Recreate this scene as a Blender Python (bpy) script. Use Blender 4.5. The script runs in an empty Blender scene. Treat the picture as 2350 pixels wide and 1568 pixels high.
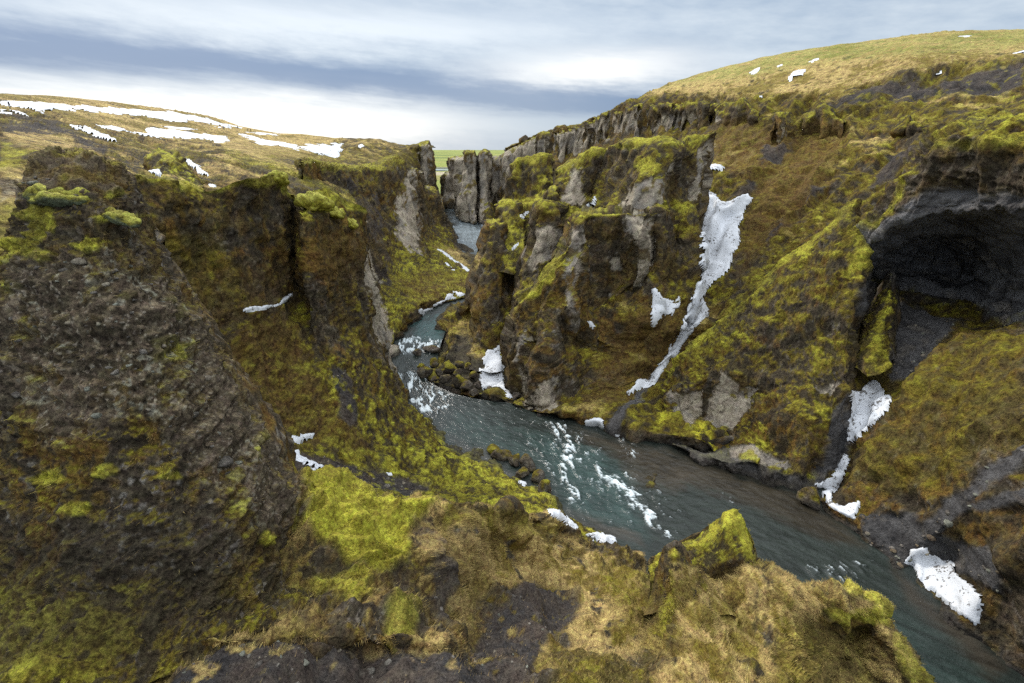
import bpy, math, random
import numpy as np
from mathutils import Vector, Matrix

# ---------------------------------------------------------------- camera
W, H = 2350.0, 1568.0            # working frame (same aspect as the picture)
FPX = 1175.0                     # 18 mm lens on 36 mm
PITCH = math.atan((784 - 345) / FPX)
CZ = 50.0                        # camera height above the river
scene = bpy.context.scene
col = scene.collection
cam_d = bpy.data.cameras.new("camera")
cam_d.sensor_width = 36.0; cam_d.lens = 18.0
cam_d.clip_start = 0.5; cam_d.clip_end = 60000.0
cam = bpy.data.objects.new("camera", cam_d); col.objects.link(cam)
cam.location = (0, 0, CZ)
cam.rotation_euler = (math.pi / 2 - PITCH, 0, 0)
scene.camera = cam

# ---------------------------------------------------------------- light
SUN_AZ, SUN_EL = -38.0, 36.0     # degrees, from +Y towards +X ; elevation
sun_d = bpy.data.lights.new("sun", 'SUN')
sun_d.energy = 1.5; sun_d.angle = math.radians(11); sun_d.color = (1.0, 0.95, 0.87)
sun = bpy.data.objects.new("sun", sun_d); col.objects.link(sun)
_a, _e = math.radians(SUN_AZ), math.radians(SUN_EL)
sdir = Vector((math.sin(_a) * math.cos(_e), math.cos(_a) * math.cos(_e), math.sin(_e)))
sun.rotation_euler = sdir.to_track_quat('Z', 'Y').to_euler()
sun.location = (-100, 100, 150)

vs = scene.view_settings
vs.view_transform = 'Standard'; vs.look = 'None'; vs.gamma = 1.0; vs.use_curve_mapping = False
vs.exposure = 0.85

world = bpy.data.worlds.new("World"); scene.world = world
world.use_nodes = True
nt = world.node_tree; nt.nodes.clear()

class NB:
    """tiny node builder"""
    def __init__(s, nt): s.nt = nt
    def n(s, typ, **kw):
        nd = s.nt.nodes.new(typ)
        for k, v in kw.items(): setattr(nd, k, v)
        return nd
    def set(s, sock, v):
        if hasattr(v, 'is_linked') or isinstance(v, bpy.types.NodeSocket): s.nt.links.new(v, sock)
        else: sock.default_value = v
    def m(s, op, a, b=None, c=None, clamp=False):
        nd = s.n('ShaderNodeMath', operation=op); nd.use_clamp = clamp
        s.set(nd.inputs[0], a)
        if b is not None: s.set(nd.inputs[1], b)
        if c is not None: s.set(nd.inputs[2], c)
        return nd.outputs[0]
    def mix(s, f, a, b, typ='MIX'):
        nd = s.n('ShaderNodeMix', data_type='RGBA', blend_type=typ)
        s.set(nd.inputs[0], f); s.set(nd.inputs[6], a); s.set(nd.inputs[7], b)
        return nd.outputs[2]
    def noise(s, vec, scale, detail=4, rough=.55, out=0):
        nd = s.n('ShaderNodeTexNoise')
        s.nt.links.new(vec, nd.inputs['Vector'])
        nd.inputs['Scale'].default_value = scale; nd.inputs['Detail'].default_value = detail
        nd.inputs['Roughness'].default_value = rough
        return nd.outputs[out]
    def xyz(s, x, y, z):
        nd = s.n('ShaderNodeCombineXYZ')
        for i, v in enumerate((x, y, z)): s.set(nd.inputs[i], v)
        return nd.outputs[0]
    def gauss(s, x, c, w):
        d = s.m('DIVIDE', s.m('SUBTRACT', x, c), w)
        return s.m('EXPONENT', s.m('MULTIPLY', s.m('MULTIPLY', d, d), -1.0))
    def sstep(s, x, a, b):
        nd = s.n('ShaderNodeMapRange', interpolation_type='SMOOTHSTEP')
        s.set(nd.inputs[0], x); s.set(nd.inputs[1], a); s.set(nd.inputs[2], b)
        return nd.outputs[0]

b = NB(nt)
tc = b.n('ShaderNodeTexCoord')
sep = b.n('ShaderNodeSeparateXYZ'); nt.links.new(tc.outputs['Generated'], sep.inputs[0])
az = b.m('MULTIPLY', b.m('ARCTAN2', sep.outputs[0], sep.outputs[1]), 57.2958)
el = b.m('MULTIPLY', b.m('ARCSINE', sep.outputs[2]), 57.2958)
# streaky overcast: cloud sheets stretched along the horizon, tilting down to the right
elt = b.m('ADD', el, b.m('MULTIPLY', az, 0.07))
vec1 = b.xyz(b.m('MULTIPLY', az, .022), b.m('MULTIPLY', elt, .16), 0.0)
vec2 = b.xyz(b.m('MULTIPLY', az, .05), b.m('MULTIPLY', elt, .5), 3.0)
n1 = b.m('SUBTRACT', b.noise(vec1, 2.2, 5, .5), .5)
n2 = b.m('SUBTRACT', b.noise(vec2, 2.0, 6, .6), .5)
vec3 = b.xyz(b.m('MULTIPLY', az, .16), b.m('MULTIPLY', elt, .55), 7.0)
n3 = b.m('SUBTRACT', b.noise(vec3, 1.6, 8, .62), .5)
wob = b.m('ADD', b.m('ADD', b.m('MULTIPLY', n1, 2.2), b.m('MULTIPLY', n2, 1.7)), b.m('MULTIPLY', n3, 1.5))
ew = b.m('ADD', el, wob)
cen = b.m('SUBTRACT', 7.3, b.m('MULTIPLY', b.m('MAXIMUM', b.m('ADD', az, 28.0), 0.0), .080))
band = b.gauss(ew, cen, 1.75)
band = b.m('MULTIPLY', band, b.m('SUBTRACT', 1.0, b.sstep(az, 18.0, 60.0)))
glowl = b.m('MULTIPLY', b.gauss(az, -31.0, 21.0), b.gauss(ew, 2.4, 2.0))
glowr = b.m('MULTIPLY', b.gauss(az, 8.0, 10.0), b.gauss(ew, 7.4, 1.6))
wisp = b.m('MULTIPLY', b.gauss(az, -14.0, 22.0), b.gauss(ew, 10.6, 1.7))
low = b.m('MULTIPLY', b.gauss(az, -1.0, 10.0), b.gauss(ew, 1.6, 2.0))
fac = b.m('ADD', b.m('ADD', b.m('MULTIPLY', n1, 1.8), b.m('MULTIPLY', n3, 1.4)), .5, clamp=True)
basec = b.mix(fac, (.30, .385, .50, 1), (.54, .605, .67, 1))
basec = b.mix(b.m('MULTIPLY', band, 1.1, clamp=True), basec, (.14, .215, .36, 1))
basec = b.mix(b.m('MULTIPLY', low, .85, clamp=True), basec, (.33, .42, .53, 1))
basec = b.mix(b.m('MULTIPLY', glowl, 1.7, clamp=True), basec, (1.0, .985, .96, 1))
basec = b.mix(b.m('MULTIPLY', glowr, 1.0, clamp=True), basec, (.88, .875, .86, 1))
basec = b.mix(b.m('MULTIPLY', wisp, .75, clamp=True), basec, (.74, .79, .83, 1))
basec = b.mix(b.m('MULTIPLY', b.sstep(el, 10.0, 40.0), .8), basec, (.56, .575, .585, 1))
# thick overcast grows brighter towards the zenith
zen = b.m('ADD', .72, b.m('MULTIPLY', b.sstep(el, 12.0, 60.0), 1.6))
vm = b.n('ShaderNodeVectorMath', operation='SCALE')
nt.links.new(basec, vm.inputs[0]); nt.links.new(zen, vm.inputs['Scale'])
sky = b.n('ShaderNodeTexSky', sky_type='NISHITA'); sky.sun_disc = False
sky.sun_elevation = math.radians(SUN_EL); sky.sun_rotation = math.radians(SUN_AZ)
bg1 = b.n('ShaderNodeBackground'); nt.links.new(sky.outputs[0], bg1.inputs[0]); bg1.inputs[1].default_value = .08
bg2 = b.n('ShaderNodeBackground'); nt.links.new(vm.outputs[0], bg2.inputs[0]); bg2.inputs[1].default_value = 1.0
mx = b.n('ShaderNodeMixShader'); mx.inputs[0].default_value = .9
nt.links.new(bg1.outputs[0], mx.inputs[1]); nt.links.new(bg2.outputs[0], mx.inputs[2])
wo = b.n('ShaderNodeOutputWorld'); nt.links.new(mx.outputs[0], wo.inputs[0])

# ---------------------------------------------------------------- projection helpers
CT, ST = math.cos(PITCH), math.sin(PITCH)
def ray(px, py):
    a = (px - W / 2) / FPX; bb = (H / 2 - py) / FPX
    return np.array([a, CT + bb * ST, -ST + bb * CT])
def p(px, py, Y):                      # point seen at (px,py), Y metres ahead
    d = ray(px, py); return d * (Y / d[1]) + np.array([0, 0, CZ])
def q(px, py, z=0.0):                  # point seen at (px,py) at height z
    d = ray(px, py); return d * ((z - CZ) / d[2]) + np.array([0, 0, CZ])
def proj(P):
    x, y, z = P[..., 0], P[..., 1], P[..., 2] - CZ
    dep = y * CT - z * ST
    up = y * ST + z * CT
    dep = np.maximum(dep, .05)
    return W / 2 + x / dep * FPX, H / 2 - up / dep * FPX, dep
def row(*pts, f=None):                 # mixed list of (x,y,Y) or ('z',x,y,z) or ndarray
    out = []
    for t in pts:
        if isinstance(t, np.ndarray): out.append(t)
        elif t[0] == 'z':
            x, y = (f(t[1], t[2]) if f else t[1:3]); out.append(q(x, y, t[3]))
        else:
            x, y = (f(t[0], t[1]) if f else t[:2]); out.append(p(x, y, t[2]))
    return np.array(out)
def crop(ox, oy, s): return lambda x, y: (ox + x * s, oy + y * s)
Z1 = crop(0, 163.4, .3491); Z2 = crop(735, 204, .2813); Z3 = crop(1307, 41, .4438)
Z6 = crop(817, 613, .3646); Z8 = crop(1388.5, 572, .4091); Z9 = crop(1021, 286, .2813)
Z10 = crop(653.4, 326.7, .20855); Z11 = crop(939.3, 653.4, .20855)
Z12 = crop(1837.8, 326.7, .3229); Z13 = crop(1429.4, 1127.2, .3128)
def zp(f, *pts): return [f(*t) for t in pts]

# ---------------------------------------------------------------- numpy noise
rng = np.random.RandomState(7)
_T = rng.rand(64, 64, 64).astype(np.float32) * 2 - 1
def vnoise(P):
    P = P.astype(np.float32)
    i = np.floor(P); f = P - i; i = i.astype(np.int32) & 63
    f = f * f * f * (f * (f * 6 - 15) + 10)
    j = (i + 1) & 63
    x0, y0, z0, x1, y1, z1 = i[:, 0], i[:, 1], i[:, 2], j[:, 0], j[:, 1], j[:, 2]
    fx, fy, fz = f[:, 0], f[:, 1], f[:, 2]
    a = _T[x0, y0, z0] * (1 - fx) + _T[x1, y0, z0] * fx
    c = _T[x0, y1, z0] * (1 - fx) + _T[x1, y1, z0] * fx
    d = _T[x0, y0, z1] * (1 - fx) + _T[x1, y0, z1] * fx
    e = _T[x0, y1, z1] * (1 - fx) + _T[x1, y1, z1] * fx
    return (a * (1 - fy) + c * fy) * (1 - fz) + (d * (1 - fy) + e * fy) * fz
_R = np.array([[.36, .48, -.8], [-.8, .6, 0], [.48, .64, .6]], np.float32)
def fbm(P, o=4, g=.5):
    P = P.astype(np.float32); s = 0; a = 1; t = 0
    for k in range(o):
        s = s + a * vnoise(P + 17.3 * k); t += a; a *= g; P = (P @ _R.T) * 2.03
    return s / t * 1.6
def billow(P, o=2):
    P = P.astype(np.float32); s = 0; a = 1; t = 0
    for k in range(o):
        s = s + a * (1 - np.abs(vnoise(P + 9.1 * k)) * 2); t += a; a *= .5; P = (P @ _R.T) * 2.1
    return s / t
def worley(P):
    """nearest feature point: distance and a random id (8-cell search)"""
    P = P.astype(np.float32); c = np.floor(P - .5).astype(np.int32)
    best = np.full(len(P), 9., np.float32); rid = np.zeros(len(P), np.float32)
    for dx in (0, 1):
        for dy in (0, 1):
            for dz in (0, 1):
                i = c + np.array([dx, dy, dz]); k = i & 63
                jx = _T[k[:, 0], k[:, 1], k[:, 2]]; jy = _T[k[:, 1], k[:, 2], (k[:, 0] + 11) & 63]; jz = _T[k[:, 2], (k[:, 0] + 29) & 63, k[:, 1]]
                d = (i[:, 0] + .5 + .38 * jx - P[:, 0])**2 + (i[:, 1] + .5 + .38 * jy - P[:, 1])**2 + (i[:, 2] + .5 + .38 * jz - P[:, 2])**2
                m = d < best; best = np.where(m, d, best); rid = np.where(m, jx, rid)
    return np.sqrt(best), rid
def ss(x, a, c):
    t = np.clip((x - a) / (c - a), 0, 1); return t * t * (3 - 2 * t)

# ---------------------------------------------------------------- curves
def hermite(P, t, s, ten=.75):
    """P (k,...) at knots t, sampled at s"""
    k = len(P)
    if k == 2:
        w = ((s - t[0]) / (t[1] - t[0])).reshape((-1,) + (1,) * (P.ndim - 1)); return P[0] * (1 - w) + P[1] * w
    dt = np.diff(t); sl = np.diff(P, axis=0) / dt.reshape((-1,) + (1,) * (P.ndim - 1))
    m = np.zeros_like(P); m[0] = sl[0]; m[-1] = sl[-1]
    w = (dt[1:] / (dt[1:] + dt[:-1])).reshape((-1,) + (1,) * (P.ndim - 1))
    m[1:-1] = (sl[:-1] * w + sl[1:] * (1 - w)) * ten
    i = np.clip(np.searchsorted(t, s, side='right') - 1, 0, k - 2)
    h = dt[i]; u = (s - t[i]) / h
    sh = (-1,) + (1,) * (P.ndim - 1); u = u.reshape(sh); h = h.reshape(sh)
    return ((2*u**3 - 3*u**2 + 1) * P[i] + (u**3 - 2*u**2 + u) * h * m[i]
            + (-2*u**3 + 3*u**2) * P[i+1] + (u**3 - u**2) * h * m[i+1])
def slen(A, B):                        # screen-ish distance between points
    ax, ay, ad = proj(A); bx, by, bd = proj(B)
    s = np.hypot(ax - bx, ay - by)
    wd = np.linalg.norm(A - B, axis=-1) * FPX / np.maximum((ad + bd) / 2, 6)
    return np.minimum(.75 * s + .25 * wd, 1500) + 1e-3

# ---------------------------------------------------------------- colours (linear albedo)
C = {k: np.array(v, np.float32) for k, v in dict(
    dark=(.052, .041, .026), soil=(.118, .089, .058), brown=(.115, .076, .022), rust=(.165, .092, .016),
    olive=(.135, .100, .010), green=(.235, .205, .016), bright=(.40, .37, .028), yellow=(.52, .47, .02),
    straw=(.50, .355, .125), tan=(.40, .34, .255), grey=(.25, .222, .188), slate=(.118, .113, .112),
    gravel=(.085, .066, .052), black=(.050, .047, .047), lichen=(.34, .34, .27), meadow=(.26, .29, .06),
    wet=(.05, .045, .04)).items()}
PAINT = []      # (class, polygon, feather px, Ymin, Ymax)
def paint(cls, poly, feather=10, y0=0, y1=1e9, k=1.0): PAINT.append((cls, np.array(poly, float), feather, y0, y1, k))
def poly_sd(x, y, poly):
    """signed distance (positive inside) of points to polygon"""
    d = np.full(x.shape, 1e9); ins = np.zeros(x.shape, bool); n = len(poly)
    for i in range(n):
        x0, y0 = poly[i]; x1, y1 = poly[(i + 1) % n]
        ex, ey = x1 - x0, y1 - y0
        t = np.clip(((x - x0) * ex + (y - y0) * ey) / (ex*ex + ey*ey + 1e-9), 0, 1)
        d = np.minimum(d, (x - x0 - t*ex)**2 + (y - y0 - t*ey)**2)
        if y0 != y1:
            cr = ((y0 <= y) & (y < y1)) | ((y1 <= y) & (y < y0))
            ins ^= cr & (x < x0 + (y - y0) / (y1 - y0) * ex)
    return np.sqrt(d) * np.where(ins, 1, -1)
def masks(P, px, py, names=None):
    n1 = fbm(P / 3.0, 3); n2 = fbm(P / .9 + 5, 3)
    n3 = fbm(P / .35 + 9, 2); jx = px + n1 * 7 + n2 * 4 + n3 * 2; jy = py + fbm(P / 2.2 + 30, 3) * 8 + fbm(P / .5 + 30, 2) * 3
    out = {}
    for cls, poly, fe, y0, y1, k in PAINT:
        lo = poly.min(0) - fe - 16; hi = poly.max(0) + fe + 16
        sel = np.where((px > lo[0]) & (px < hi[0]) & (py > lo[1]) & (py < hi[1]) & (P[:, 1] >= y0) & (P[:, 1] <= y1))[0]
        if not len(sel): continue
        sd = poly_sd(jx[sel], jy[sel], poly)
        w = ss(sd, -fe, fe).astype(np.float32) * k
        m = out.setdefault(cls, np.zeros(len(P), np.float32)); m[sel] = np.maximum(m[sel], w)
    return out

def colour(P, N, mk, pr, cu=0., gv=0.):
    up = N[:, 2]
    g = lambda k, d=0.: pr.get(k, d)
    s = g('s', 1.0)
    n0 = fbm(P / (9 * s), 3); n1 = fbm(P / (3.2 * s) + 3, 4); n2 = fbm(P / (1.1 * s) + 11, 4)
    n3 = fbm(P / (.42 * s) + 23, 2)
    L = P * np.array([.25, .25, 1.6]); strat = fbm(L / s + 40, 3)
    V = P * np.array([1., 1., .12]); stre = fbm(V / (1.6 * s) + 60, 3)
    def mixc(a, c, w): w = np.clip(w, 0, 1)[:, None]; return a * (1 - w) + c * w
    one = np.ones((len(P), 1), np.float32)
    c = mixc(one * C['dark'], C['soil'], .5 + .6 * n2)
    c = mixc(c, C['grey'] * .8, ss(n3 + strat * .8, .35, 1.0) * g('stone', .5))
    # brownish dead moss & grass film on steep faces
    c = mixc(c, C['brown'], ss(n1 + .5 * n2 + g('film', .15), -.25, .6) * .85)
    c = mixc(c, C['rust'], ss(n0 + .7 * n2 + g('rust', -.2), .1, .8) * .8)
    # moss, favouring ledges and tops
    mm = up * 1.55 * g('kup', 1.0) - .46 + .24 * n1 + .22 * n2 + .12 * n3 + .12 * strat + .58 * cu + g('moss', 0.)
    mm = mm + .10 * vnoise(P / (.16 * s) + 4)
    c = mixc(c, C['olive'], ss(mm, .05, .36) * .92)
    c = mixc(c, C['green'], ss(mm, .45, .75) * .92)
    c = mixc(c, C['bright'], ss(mm + .2 * n0, .80, 1.25) * g('brightk', .9))
    c = c * (1 + (.55 * stre * (1 - ss(up, .3, .7)))[:, None])
    # dry grass
    st = g('straw', -9.) + up * .5 + .5 * n0 + .35 * n1 + .2 * n2
    stw = ss(st, .3, .95)
    c = mixc(c, C['straw'] * (1 + .25 * n2[:, None]) , stw * .85)
    # dark gaps
    c = mixc(c, C['dark'], ss(-n2 - .6 * n3 - 1.5 * cu + g('gaps', -.35), .0, .5) * .8)
    def app(cls, colr, k=1.):
        nonlocal c
        if cls in mk: c = mixc(c, colr, mk[cls] * k)
    if 'straw' in mk:
        sc = mixc(one * C['straw'], C['brown'] * 1.5, ss(n1 + .6 * n3, .05, .8) * .7)
        sc = mixc(sc, C['olive'] * 1.2, ss(n0 + n2 * .6 - 1.1 * gv, .1, .6) * .8)
        sc = mixc(sc, C['brown'], ss(n1 * .6 - 1.2 * gv + .3 * n3, .45, .95) * .7)
        if 'comb' in pr:
            cb = fbm(P * np.array(pr['comb']) + 15, 4); cb2 = fbm(P * np.array(pr['comb']) * 2.7 + 35, 3)
            sc = mixc(sc, C['olive'] * 1.1, ss(cb + .5 * cb2, .02, .5) * .8)
            sc = mixc(sc, C['brown'] * .9, ss(-cb + .6 * cb2, .35, .8) * .6)
            sc = mixc(sc, C['straw'] * 1.25, ss(cb2 - .4 * cb, .25, .7) * .7)
        c = mixc(c, sc, mk['straw'] * ss(n2 + n1 + .9, -.2, .4))
    if 'rust' in mk:
        c = mixc(c, mixc(C['rust'] * one, C['brown'], .5 + n2), mk['rust'] * .8)
    if 'bright' in mk:
        bc = mixc(C['green'] * one, C['bright'] * 1.05, ss(n1 + n2 * .6, -.5, .4))
        c = mixc(c, bc, mk['bright'])
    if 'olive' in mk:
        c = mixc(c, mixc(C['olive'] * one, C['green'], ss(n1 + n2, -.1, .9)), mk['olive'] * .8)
    if 'rock' in mk:
        rc = mixc(C['tan'] * one, C['grey'], ss(stre + .5 * n1, -.3, .7))
        rc = mixc(rc, C['dark'], ss(stre * .5 + n2 * .5 + strat * .6, .42, .95) * .7)
        rc = mixc(rc, C['tan'] * 1.12, ss(n2 - n1, .3, .9) * .5)
        ck = np.abs(vnoise(P * np.array([.42, .42, .10]) / s + 77) + .25 * n2) ; rc = mixc(rc, C['dark'], (1 - ss(ck, .015, .07)) * .75)
        ck = np.abs(vnoise(P * np.array([.12, .12, .34]) / s + 91) + .22 * n1); rc = mixc(rc, C['dark'], (1 - ss(ck, .01, .05)) * .6)
        c = mixc(c, rc, ss(mk['rock'], .3, .62) * np.minimum(1, mk['rock'] * 1.6) * (1 - .85 * ss(n1 + .7 * n2 - .25, .32, .5)))
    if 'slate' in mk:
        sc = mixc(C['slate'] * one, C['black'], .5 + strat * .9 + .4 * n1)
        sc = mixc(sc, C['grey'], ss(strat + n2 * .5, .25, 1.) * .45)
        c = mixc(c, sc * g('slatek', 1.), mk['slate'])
    if 'gravel' in mk:
        gc = mixc(C['gravel'] * one, C['black'], .4 + .6 * n1 + .3 * n3)
        c = mixc(c, gc, mk['gravel'] * (1 - .8 * ss(n2 + n1 * .5, .5, .9)))
    if 'meadow' in mk: c = mixc(c, mixc(C['meadow'] * one, C['straw'], ss(n1 + n2, 0, .9)), mk['meadow'])
    if 'stone' in mk:
        sc = mixc(C['soil'] * one * .9, C['soil'] * 2., ss(n3 + strat * .6, -.3, .9))
        sc = mixc(sc, C['dark'], ss(n2 - strat * .7 - cu, .0, .6) * .8)
        pb = vnoise(P / .11 + 7); sc = mixc(sc, C['tan'], ss(pb + .3 * n2, .55, .8) * .7)
        sc = mixc(sc, C['lichen'], ss(n1 + .8 * n3 + .3 * up, .75, 1.1) * .6)
        c = mixc(c, sc, mk['stone'] * .85 * (1 - .7 * ss(n1 + .5 * n2, .35, .7)))
    if 'soil' in mk: c = mixc(c, mixc(C['soil'] * one * 1.1, C['brown'] * 1.2, .5 + n2), mk['soil'] * (1 - .6 * ss(n1 + n2 * .6, .3, .8)))
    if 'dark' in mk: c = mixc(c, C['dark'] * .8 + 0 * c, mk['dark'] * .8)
    if 'wet' in mk: c = mixc(c, C['wet'] * one, mk['wet'] * .9)
    if 'yellow' in mk: c = mixc(c, C['yellow'] * one, mk['yellow'] * ss(n2 + n3 * .6, -.4, .2))
    # wet dark waterline
    c = mixc(c, C['wet'], (1 - ss(P[:, 2] + .4 * n2, .25, 1.1)) * g('wetline', .85))
    return np.clip(c, .004, .9)

# ---------------------------------------------------------------- materials
def terrain_mat(name, rough=.9, fine=1.0):
    m = bpy.data.materials.new(name); m.use_nodes = True
    t = m.node_tree; nb = NB(t); bs = t.nodes['Principled BSDF']
    at = nb.n('ShaderNodeAttribute', attribute_name='col')
    geo = nb.n('ShaderNodeNewGeometry'); pos = geo.outputs['Position']
    nA = nb.noise(pos, .85 * fine, 6, .7); nB = nb.noise(pos, 2.3 * fine, 5, .72); nC = nb.noise(pos, 7 * fine, 3, .7)
    v = nb.m('ADD', nb.m('ADD', nb.m('MULTIPLY', nA, 1.1), nb.m('MULTIPLY', nB, 1.6)), nb.m('MULTIPLY', nC, .9))
    v = nb.m('ADD', nb.m('MULTIPLY', nb.m('SUBTRACT', v, 1.8), nb.m('MULTIPLY', at.outputs['Alpha'], 2.0)), 1.02)
    v = nb.m('MINIMUM', nb.m('MAXIMUM', v, .27), 2.4)
    vm = nb.n('ShaderNodeVectorMath', operation='SCALE')
    t.links.new(at.outputs['Color'], vm.inputs[0]); t.links.new(v, vm.inputs['Scale'])
    hs = nb.n('ShaderNodeHueSaturation'); t.links.new(vm.outputs[0], hs.inputs['Color'])
    t.links.new(nb.m('ADD', .5, nb.m('MULTIPLY', nb.m('SUBTRACT', nA, .5), .13)), hs.inputs['Hue'])
    hs.inputs['Saturation'].default_value = .96
    t.links.new(hs.outputs[0], bs.inputs['Base Color'])
    bs.inputs['Roughness'].default_value = rough; bs.inputs['Specular IOR Level'].default_value = .12
    bp = nb.n('ShaderNodeBump'); bp.inputs['Strength'].default_value = 1.0; bp.inputs['Distance'].default_value = .7 / fine
    t.links.new(nb.m('ADD', nb.m('MULTIPLY', nA, .6), nb.m('ADD', nb.m('MULTIPLY', nB, .7), nb.m('MULTIPLY', nC, .3))), bp.inputs['Height'])
    t.links.new(bp.outputs[0], bs.inputs['Normal'])
    return m
M_TERR = terrain_mat('mossy_ground')
M_FAR = terrain_mat('distant_ground', .9, .25)
M_NEAR = terrain_mat('near_ground', .9, 3.2)
M_MID = terrain_mat('hill_ground', .9, .5)
def snow_mat():
    m = bpy.data.materials.new('old_snow'); m.use_nodes = True
    t = m.node_tree; nb = NB(t); bs = t.nodes['Principled BSDF']
    pos = nb.n('ShaderNodeNewGeometry').outputs['Position']
    n = nb.noise(pos, 1.3, 6, .6); n2_ = nb.noise(pos, 6, 3, .6)
    f = nb.sstep(nb.m('ADD', nb.m('MULTIPLY', n, .5), nb.m('MULTIPLY', n2_, .5)), .52, .70)
    cl = nb.mix(nb.m('MULTIPLY', f, .45), (.66, .68, .715, 1), (.42, .42, .42, 1))
    g1 = nb.noise(pos, 2.2, 3, .6); g2 = nb.noise(pos, .35, 2, .5)
    sp = nb.sstep(nb.m('ADD', g1, nb.m('MULTIPLY', nb.m('SUBTRACT', g2, .5), .55)), .61, .65)
    t.links.new(nb.mix(nb.m('MULTIPLY', sp, .85), cl, (.07, .055, .04, 1)), bs.inputs['Base Color'])
    bs.inputs['Roughness'].default_value = .7; bs.inputs['Specular IOR Level'].default_value = .2
    bp = nb.n('ShaderNodeBump'); bp.inputs['Strength'].default_value = .5; bp.inputs['Distance'].default_value = .15
    t.links.new(n2_, bp.inputs['Height']); t.links.new(bp.outputs[0], bs.inputs['Normal'])
    return m
M_SNOW = snow_mat()

# ---------------------------------------------------------------- mesh building
def mesh_obj(name, V, F, mat, colr=None, smooth=True, alpha=None):
    me = bpy.data.meshes.new(name)
    V = np.ascontiguousarray(V, np.float32); F = np.ascontiguousarray(F, np.int32)
    k = F.shape[1]
    me.vertices.add(len(V)); me.vertices.foreach_set('co', V.ravel())
    me.loops.add(F.size); me.loops.foreach_set('vertex_index', F.ravel())
    me.polygons.add(len(F)); me.polygons.foreach_set('loop_start', np.arange(0, F.size, k, dtype=np.int32))
    try: me.polygons.foreach_set('loop_total', np.full(len(F), k, np.int32))
    except Exception: pass
    me.update(calc_edges=True)
    if smooth: me.polygons.foreach_set('use_smooth', np.ones(len(F), bool))
    if colr is not None:
        a = me.color_attributes.new('col', 'FLOAT_COLOR', 'POINT')
        cc = np.ones((len(V), 4), np.float32); cc[:, :colr.shape[1]] = colr
        a.data.foreach_set('color', cc.ravel())
    me.materials.append(mat); me.validate()
    o = bpy.data.objects.new(name, me); col.objects.link(o)
    return o
def tag(o, label=None, cat=None, group=None, kind=None):
    for k, v in (('label', label), ('category', cat), ('group', group), ('kind', kind)):
        if v: o[k] = v
    return o
def gnormals(P):
    du = np.gradient(P, axis=1); dv = np.gradient(P, axis=0)
    n = np.cross(du, dv); n /= np.linalg.norm(n, axis=-1, keepdims=True) + 1e-9
    return n
PATCH = {}
def components(F, nv):
    lab = np.arange(nv)
    while True:
        mn = lab[F].min(1); new = lab.copy()
        for c in range(F.shape[1]): np.minimum.at(new, F[:, c], mn)
        new = new[new]
        if (new == lab).all(): break
        lab = new
    return lab[F[:, 0]]
def sub_obj(name, V, F, Nv, mat, cc):
    us = np.unique(F); mp = np.full(len(V), -1); mp[us] = np.arange(len(us))
    o = mesh_obj(name, V[us], mp[F], mat, cc[us])
    o.data.normals_split_custom_set_from_vertices(Nv[us].tolist())
    return o
PARTS = (('rock', 'rock_slab', 'bare pale grey rock face'), ('bright', 'moss_pad', 'bright yellow-green moss'),
         ('gravel', 'scree', 'dark loose gravel'), ('slate', 'dark_rock', 'dark slaty rock and shingle'))
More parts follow.
